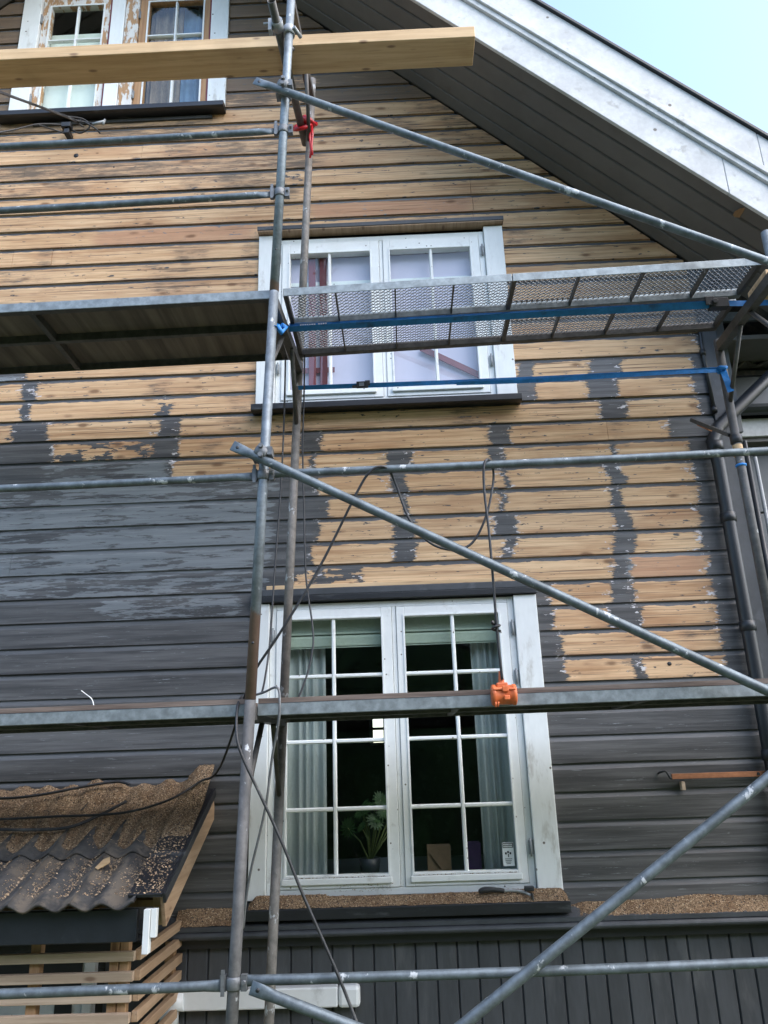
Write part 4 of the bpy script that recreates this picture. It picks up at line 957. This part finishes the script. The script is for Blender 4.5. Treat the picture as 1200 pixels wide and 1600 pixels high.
obj('webbing', strap(MB(), [pb+Vector((.09, 0, .004)), P(1165, 474, Y1), P(1215, 472, Y1-.05)], .034), M['strap'], s1)
rc = MB(); rc.box(pb.x-.005, pb.x+.10, Y1-.022, Y1+.022, pb.z-.028, pb.z+.030); rc.tube([(pb.x+.02, Y1-.04, pb.z), (pb.x+.02, Y1+.04, pb.z)], .016, 10); rc.box(pb.x-.03, pb.x+.02, Y1-.03, Y1-.024, pb.z-.02, pb.z+.035)
obj('ratchet', rc, M['black_metal'], s1, .004)
obj('printed_lettering', MB().add([(0, 0, 0)], []) if False else (lambda mb: [mb.box(A0.x+.06+.0125*i, A0.x+.069+.0125*i, Y1-.006, Y1-.0045, A0.z-.001+.0023*i*.2, A0.z+.009+.0023*i*.2) for i in range(12) if i != 7] and mb)(MB()), M['white_casing'], s1)
kn = MB(); k0 = Vector((fx(4.0)+.03, -1.06, 3.93))
hk = [(-.02, -.05, .0), (.01, -.03, .012), (.05, .02, .01), (.075, .10, .012)]
kn = strap(MB(), [Vector((pa.x, Y1, pa.z)), Vector((pa.x-.03, Y1-.05, pa.z)), P(432, 513, -1.09), P(428, 508, -1.14)], .034, tw=[.3, .6, .9, 1.2])
kn.tube([P(433, 509, -1.1), P(440, 520, -1.08), P(447, 512, -1.05), P(440, 508, -1.07)], .014, 6); obj('strap_knot', kn, M['strap'], s1)
s2 = thing('ratchet_strap', 'narrow blue strap in front of the lower panes of the middle window', 'strap', (.6, -.43, 3.88))
qa, qb = P(466, 606, -.43), P(1128, 577, -.43); pts = [qa+(qb-qa)*(i/16)-Vector((0, 0, .008*math.sin(math.pi*i/16))) for i in range(17)]
obj('webbing', strap(MB(), pts, .028, tw=[1.0-.9*min(1, i/5)+.7*max(0, (i-9)/7) for i in range(17)]), M['strap'], s2)
obj('webbing', strap(MB(), [p+Vector((0, -.006, -.012-.004*math.sin(i*.6))) for i, p in enumerate(pts[6:])], .022, tw=[.8-.08*i for i in range(11)]), M['strap'], s2)
bk = P(565, 603, -.43); bm_ = MB().box(bk.x-.030, bk.x+.040, -.452, -.440, bk.z-.022, bk.z+.020).box(bk.x-.055, bk.x-.03, -.45, -.442, bk.z-.020, bk.z-.002).box(bk.x+.02, bk.x+.05, -.447, -.436, bk.z-.004, bk.z+.028)
bo = obj('buckle', bm_, M['print_dark'], s2, .003); obj('buckle_plate', MB().box(bk.x-.014, bk.x+.016, -.455, -.4525, bk.z-.012, bk.z+.010), M['steel_bright'], bo)
obj('tail', strap(MB(), [qb, P(1131, 582, -.45), P(1136, 595, -.46), P(1142, 612, -.46)], .034, up=(1, 0, .3), tw=[0, .3, .2, .3]), M['strap'], s2)
kt = MB(); kt.tube([qb+Vector((.02*math.cos(a), .03*math.sin(a), .008*math.cos(2*a))) for a in [i*.7 for i in range(10)]], .012, 6); obj('strap_knot', kt, M['strap'], s2)

# ================================================================== CABLES and connector
def smooth(pts, n=6):
    pts = [Vector(p) for p in pts]; out = []
    for i in range(len(pts)-1):
        p0, p1, p2, p3 = pts[max(i-1, 0)], pts[i], pts[i+1], pts[min(i+2, len(pts)-1)]
        for k in range(n):
            t = k/n; out.append(.5*((2*p1)+(-p0+p2)*t+(2*p0-5*p1+4*p2-p3)*t*t+(-p0+3*p1-3*p2+p3)*t**3))
    return out+[pts[-1]]
def cable(label, pts, r=.0055, mat='cable', name='cable'):
    return obj(name, MB().tube(smooth(pts), r, 8), M[mat], label=label, category='cable', group='loose cables')
def px3(*L): return [P(*q) for q in L]
conp = P(787, 1085, -1.125)
cable('black power cable looped over the rail down to the orange connector',
      [cs_(-2.5, .33, .125), cs_(-2.1, .345, .12), cs_(-1.8, .335, .12), cs_(-1.52, .32, .115), cs_(-1.36, .28, .12), cs_(-1.22, .20, .135), cs_(-1.11, .09, .165)]+px3((334, 1212, -.20), (352, 1180, -.6), (385, 1080, -.98), (400, 1045, -1.05), (440, 985, -1.09), (500, 885, -1.10), (560, 765, -1.13), (578, 738, -1.150), (592, 729, -1.150), (606, 733, -1.13), (618, 755, -1.09), (640, 812, -1.09), (672, 848, -1.10), (708, 859, -1.10), (738, 848, -1.09), (760, 805, -1.10), (771, 750, -1.09), (768, 724, -1.11), (761, 718, -1.15), (756, 730, -1.16), (757, 770, -1.15), (764, 830, -1.15), (770, 900, -1.15), (775, 965, -1.15), (780, 1020, -1.145), (785, 1062, -1.14)), .0060)
kc = P(775, 979, -1.15); obj('cable_knot', MB().tube([kc+Vector((.016*math.cos(a), .014*math.sin(a), .004*a-.02)) for a in [i*.6 for i in range(18)]], .006, 8), M['cable'], label='knot in the black cable above the orange connector', category='cable')
cable('thin cable hanging straight down right of the rear standard', px3((476, 555, -.46), (475, 620, -.45), (473, 700, -.45), (475, 800, -.45), (478, 900, -.46), (488, 975, -.48), (489, 1010, -.50), (481, 1050, -.52), (466, 1092, -.55)), .0050)
cable('thin cable hanging down left of the rear standard', px3((447, 500, -.50), (446, 560, -.46), (444, 650, -.45), (439, 760, -.45), (430, 880, -.46), (422, 1000, -.5), (414, 1060, -.6), (409, 1083, -.75)), .0052)
cable('grey cable bent over the deck edge and hanging beside the casing', px3((398, 1086, -.95), (412, 1082, -1.02), (430, 1074, -1.09), (436, 1080, -1.10), (437, 1100, -1.11), (435, 1130, -1.10), (425, 1185, -1.05), (416, 1255, -1.0), (404, 1310, -.95), (392, 1360, -.9), (384, 1410, -.85), (380, 1450, -.8)), .0055, 'cable_grey')
cable('dark cable sweeping diagonally down in front of the lower window', px3((378, 1088, -1.03), (371, 1105, -1.10), (370, 1150, -1.155), (380, 1185, -1.165), (408, 1245, -1.16), (440, 1315, -1.16), (470, 1390, -1.16), (505, 1470, -1.16), (535, 1540, -1.16), (560, 1605, -1.16)), .0062)
cable('black cable lying across the sawdust on the canopy', [cs_(-2.6, .10, .15), cs_(-2.2, .16, .14), cs_(-1.98, .13, .135), cs_(-1.75, .055, .14), cs_(-1.60, .015, .14), cs_(-1.52, .03, .13)], .007)
cable('black hose end resting on the canopy tiles', [cs_(-2.6, .42, .10), cs_(-2.2, .40, .10), cs_(-1.9, .43, .105), cs_(-1.70, .41, .10), cs_(-1.58, .32, .11), cs_(-1.48, .20, .12)], .0075)
con = thing('orange_connector', 'orange weatherproof plug connector hanging by the lower deck', 'connector', conp)
cx, cy, cz = conp.x, -1.125, conp.z-.002
con.location = (cx, cy, cz-.05)
obj('housing', MB().lathe((cx-.052, cy, cz), [(0, 0), (.038, 0), (.044, .004), (.044, .016), (.040, .018), (.041, .088), (.044, .090), (.044, .102), (.038, .105), (0, .105)], 20, 'x'), M['orange'], con)
obj('seam_flange', MB().box(cx-.048, cx+.048, cy-.044, cy+.044, cz+.016, cz+.026), M['orange'], con, .004)
obj('gland_block', MB().box(cx-.030, cx+.018, cy-.026, cy+.026, cz+.027, cz+.050), M['orange'], con, .005)
obj('latch', MB().box(cx-.004, cx+.020, cy-.052, cy-.040, cz-.024, cz-.006), M['orange'], con, .003)
obj('hinge_clip', MB().box(cx-.010, cx+.016, cy-.052, cy-.042, cz+.010, cz+.034), M['orange'], con, .003)
obj('cable_gland', MB().lathe((cx-.006, cy, cz+.048), [(.014, 0), (.010, .035), (.009, .052)], 12), M['orange'], con)
obj('drain_lip', MB().tube([(cx-.04, cy-.038, cz-.03), (cx-.042, cy-.036, cz-.052)], .004, 6).tube([(cx-.028, cy-.038, cz-.03), (cx-.032, cy-.034, cz-.05)], .004, 6), M['orange'], con)
# overhead service wires at the top window
sw = thing('service_wires', 'bundle of overhead wires with clamps below the top window', 'wires', P(105, 205, -.1))
for L in (((-40, 128, -1.6), (40, 158, -.9), (100, 180, -.3), (125, 191, -.15)), ((-40, 131, -1.62), (50, 163, -.9), (110, 186, -.25), (130, 198, -.12)), ((-40, 214, -.5), (20, 203, -.35), (60, 194, -.2), (98, 195, -.08)),
          ((60, 195, -.2), (85, 203, -.1), (105, 210, -.06)), ((105, 182, -.2), (130, 186, -.1), (140, 198, -.08), (125, 208, -.06), (108, 200, -.05)), ((120, 184, -.1), (148, 200, -.08), (157, 209, -.05)), ((100, 180, -.2), (128, 190, -.1), (150, 193, -.08))):
    obj('wire', MB().tube(smooth(px3(*L)), .006, 6), M['cable'], sw)
c = P(108, 200, -.06); obj('clamp', MB().box(c.x-.05, c.x+.02, -.09, -.04, c.z-.01, c.z+.03).box(c.x-.03, c.x+.01, -.08, -.001, c.z-.06, c.z-.02).tube([c+Vector((-.02, 0, -.03)), c+Vector((-.02, 0, .01))], .012, 8), M['print_dark'], sw, .004)
c = P(155, 192, -.08); obj('clamp', MB().tube([c-Vector((.05, 0, .01)), c+Vector((.04, 0, .012))], .011, 8).tube([c+Vector((.03, 0, -.02)), c+Vector((.04, 0, .03))], .008, 6), M['grey_metal'], sw)
tw = thing('tie_wire', 'thin white wire end sticking up behind the lower left deck', 'wire', P(140, 1100, -1.05))
obj('wire', MB().tube(smooth(px3((147, 1104, -1.06), (143, 1092, -1.06), (132, 1083, -1.06), (127, 1079, -1.06))), .0022, 6), M['white_casing'], tw)

# ================================================================== small things on the wall
hb = thing('hook_bar', 'rusty orange flat bar hooked to the wall at lower right', 'bar', (1.7, -.03, 1.62))
obj('bar', MB().box(1.435, 2.015, -.040, -.028, 1.640, 1.668), M['rust_bar'], hb, .002)
obj('hook', MB().tube(smooth([(1.375, -.002, 1.672), (1.385, -.03, 1.680), (1.405, -.036, 1.682), (1.418, -.036, 1.664), (1.428, -.034, 1.645), (1.445, -.034, 1.648)]), .006, 8), M['print_dark'], hb)
obj('peg', MB().box(1.482, 1.502, -.034, .0, 1.582, 1.626), M['slat_wood'], hb, .002)
obj('bar_stud', MB().tube([(1.90, .0, 1.654), (1.90, -.045, 1.654)], .008, 8), M['print_dark'], hb)
dc = thing('white_duct', 'white plastic duct fixed low on the wall beside the screen', 'duct', (-.75, -.04, .6))
obj('trunk', MB().box(-1.19, -.395, -.065, -.002, .612, .704), M['duct'], dc, .008)
obj('end_cover', MB().box(-.393, -.283, -.070, -.002, .608, .708), M['duct'], dc, .018)
obj('end_elbow', MB().tube([(-1.18, -.04, .655), (-1.23, -.045, .652), (-1.25, -.05, .62), (-1.25, -.05, .55)], .048, 14), M['duct'], dc)
tl = thing('paint_scraper', 'paint scraper with black handle lying on the lower window sill', 'scraper', (.5, -.06, 1.09))
def tp(px, py): return P(px, py, -.062)
obj('handle', MB().tube(smooth([tp(748, 1394), tp(755, 1391), tp(768, 1390), tp(780, 1391), tp(788, 1392)], 4), .014, 10, rs=[.006, .011, .013, .014, .015, .0155, .015, .0145, .014, .013, .0125, .012, .012, .0115, .0115, .011, .010]), M['print_dark'], tl)
obj('neck', MB().tube(smooth([tp(786, 1392), tp(800, 1391.5), tp(815, 1393), tp(827, 1398), tp(834, 1402), tp(838, 1406)], 4), .007, 8, [(.7, 1.1)]*21), M['grey_metal'], tl)
hd = tp(826, 1389); obj('knob', MB().box(hd.x-.022, hd.x+.028, -.075, -.045, hd.z-.010, hd.z+.014), M['print_dark'], tl, .005)
obj('blade', MB().box(hd.x+.012, hd.x+.018, -.10, -.03, hd.z-.05, hd.z-.02), M['steel_dark'], tl)
br = thing('bent_bracket', 'dark rusty bracket tied across the corner by the downpipe', 'bracket', P(1120, 670, -.2))
obj('arm', MB().beam(P(1080, 656, -.10), P(1140, 680, -.37), .02, .022), M['steel_dark'], br, .002)
obj('arm', MB().beam(P(1092, 664, -.10), P(1110, 672, -.16), .035, .012), M['rust_bar'], br)
obj('lashing', MB().lathe(Vector((1.950, RY, 3.44)), [(.026, 0), (.033, .004), (.033, .05), (.026, .055)], 14), M['cable'], br)
obj('lashing', MB().lathe(Vector((1.950, RY, 3.30)), [(.0255, 0), (.030, .003), (.030, .012), (.0255, .015)], 14), M['strap'], br)
obj('plywood_sleeve', MB().lathe(Vector((1.950, RY, 3.36)), [(.0252, 0), (.0272, .002), (.0272, .07), (.0252, .072)], 14), M['timber'], br)

# ================================================================== ANNEX right of the house corner
an = thing('annex', 'grey panelled annex with tiled roof edge beyond the house corner', 'building', (3.2, 1.0, 0))
for k in range(9):
    z0 = 3.30-.42*k
    if z0 < 0: break
    obj('panel', MB().box(2.16, 5.5, .52, .56, z0+.006, z0+.414), M['annex'], an, .004)
obj('wall_core', MB().box(2.15, 5.5, .562, 4, 0, 3.72), M['black_wood'], an)
obj('wall_top', MB().box(2.15, 5.5, .54, .561, 3.70, 4.3), M['black_wood'], an)
obj('fascia', MB().box(2.14, 5.6, .40, .43, 4.02, 4.26), M['annex'], an, .003)
obj('eave_soffit', MB().box(2.14, 5.6, .40, .539, 3.77, 3.80), M['soffit_paint'], an)
obj('lower_fascia', MB().box(2.14, 5.6, .375, .399, 3.80, 3.93), M['barge_white'], an, .003)
obj('gutter', MB().prism([(.32+.055*math.cos(a), 3.99+.055*math.sin(a)) for a in [math.pi+math.pi*i/8 for i in range(9)]]+[(.32+.05*math.cos(a), 3.99+.05*math.sin(a)) for a in [2*math.pi-math.pi*i/8 for i in range(9)]], 2.14, 5.6, 'x'), M['black_metal'], an)
for k in range(11):
    tm = MB(); x0 = 2.14+k*.30
    tm.add([(x0+v.x*1.12, .30+(.45-v.y)*.9, 4.30+(.45-v.y)*.45+v.z*1.3) for v in TM.v], TM.f, True); obj('tile', tm, M['roof_tile'], an)
obj('roof', MB().prism([(.38, 4.262), (4.2, 6.15), (4.2, 6.25), (.38, 4.30)], 2.14, 5.6, 'x'), M['roof_tile'], an)
obj('trim_post', MB().box(2.15, 2.24, .10, .13, 3.72, 4.60), M['annex'], an, .003)
obj('trim_rail', MB().box(2.242, 3.4, .10, .13, 4.53, 4.60), M['annex'], an, .003)
aw = obj('window', MB().box(2.62, 3.5, .50, .519, 1.2, 2.25), M['black_metal'], an); obj('pane', MB().box(2.68, 3.44, .495, .499, 1.26, 2.19), M['glass'], aw)

# ================================================================== trees behind the viewer (they show in the lower panes)
def crown_mesh(n, rad, h, seed):
    rnd = random.Random(seed); mb = MB()
    lobes = [(Vector((rnd.gauss(0, rad*.5), rnd.gauss(0, rad*.5), rnd.uniform(.25, .95)*h)), rnd.uniform(.35, .6)*rad) for i in range(16)]
    for i in range(n):
        c, r_ = rnd.choice(lobes); d = Vector((rnd.gauss(0, 1), rnd.gauss(0, 1), rnd.gauss(0, 1))).normalized()*r_*rnd.uniform(.5, 1.05)
        p = c+d; e1 = Vector((rnd.gauss(0, 1), rnd.gauss(0, 1), rnd.gauss(0, 1))).normalized()*rnd.uniform(.08, .2); e2 = e1.orthogonal().normalized()*e1.length*.6
        mb.add([p-e1, p+e2, p+e1, p-e2], [(0, 1, 2, 3)])
    return mb
CR = [crown_mesh(4200, 2.6, 7.5, 3), crown_mesh(4200, 3.1, 6.5, 9)]
proto = []
tl_ = ['spreading tree behind the viewer, mirrored in the lower panes, %s' % s for s in ('far left', 'left of centre', 'straight opposite', 'right of centre', 'far right', 'at the right end')]
for i, (tx, ty, tz, s) in enumerate(((-13, -17, 1.4, 1.1), (-7, -15.5, 1.2, 1.0), (-1.5, -17, 1.3, 1.15), (4.0, -15.5, 1.2, 1.0), (9.5, -17, 1.3, 1.1), (15.5, -16, 1.3, 1.15))):
    t = thing('leafy_tree', tl_[i], 'tree', (tx, ty, 0), 'trees behind the viewer')
    if i < 2:
        c = obj('crown', MB().add([v+Vector((tx, ty, 1.0)) for v in CR[i].v], CR[i].f), M['tree_leaf'], t)
        k = obj('trunk', MB().tube([(tx, ty, -.1), (tx+.1, ty, 1.5), (tx-.05, ty+.1, 3.2), (tx+.2, ty, 6)], .2, 8, rs=[.26, .2, .16, .05]), M['bark'], t); proto.append((c, k))
    else:
        for p in proto[i % 2]:
            q = p.copy(); COL.objects.link(q); q.parent = t; q.rotation_euler.z = i*1.3; q.scale = (s, s, s)

hd_ = thing('added_hedge', 'tall unseen hedge added behind the viewer to darken the lower panes', 'hedge', (0, -9.6, 0))  # unseen hedge, added so the lower panes reflect something dark
rnd = random.Random(5)
def hedge_top(x): return 5.6+.5*math.sin(x*.9)+.35*math.sin(x*2.3+1)
hm = MB(); n = 60; vs_ = []
for i in range(n+1):
    x = -20+40*i/n; h = hedge_top(x)-.25
    vs_ += [(x, -9.2+.12*math.sin(i*1.7), 0), (x, -9.25+.15*math.sin(i*2.1), h*.7), (x, -9.6, h), (x, -10.2, h*.75), (x, -10.3, 0)]
hm.add(vs_, [(5*i+q, 5*i+q+1, 5*i+6+q, 5*i+5+q) for i in range(n) for q in range(4)], True)
obj('light_block_core', hm, M['tree_leaf'], hd_)  # solid core inside the leaves, added to stop light passing through
hf = MB()
for i in range(16000):
    x = rnd.uniform(-20, 20); h = hedge_top(x); z = rnd.uniform(.02, 1)*h
    p = Vector((x, -9.2-.25*(z/h)**3+rnd.gauss(0, .10), z)); e1 = Vector((rnd.gauss(0, 1), rnd.gauss(0, 1), rnd.gauss(0, 1))).normalized()*rnd.uniform(.04, .09); e2 = e1.orthogonal().normalized()*e1.length*.6
    hf.add([p-e1, p+e2, p+e1, p-e2], [(0, 1, 2, 3)])
obj('foliage', hf, M['tree_leaf'], hd_, kind='stuff')
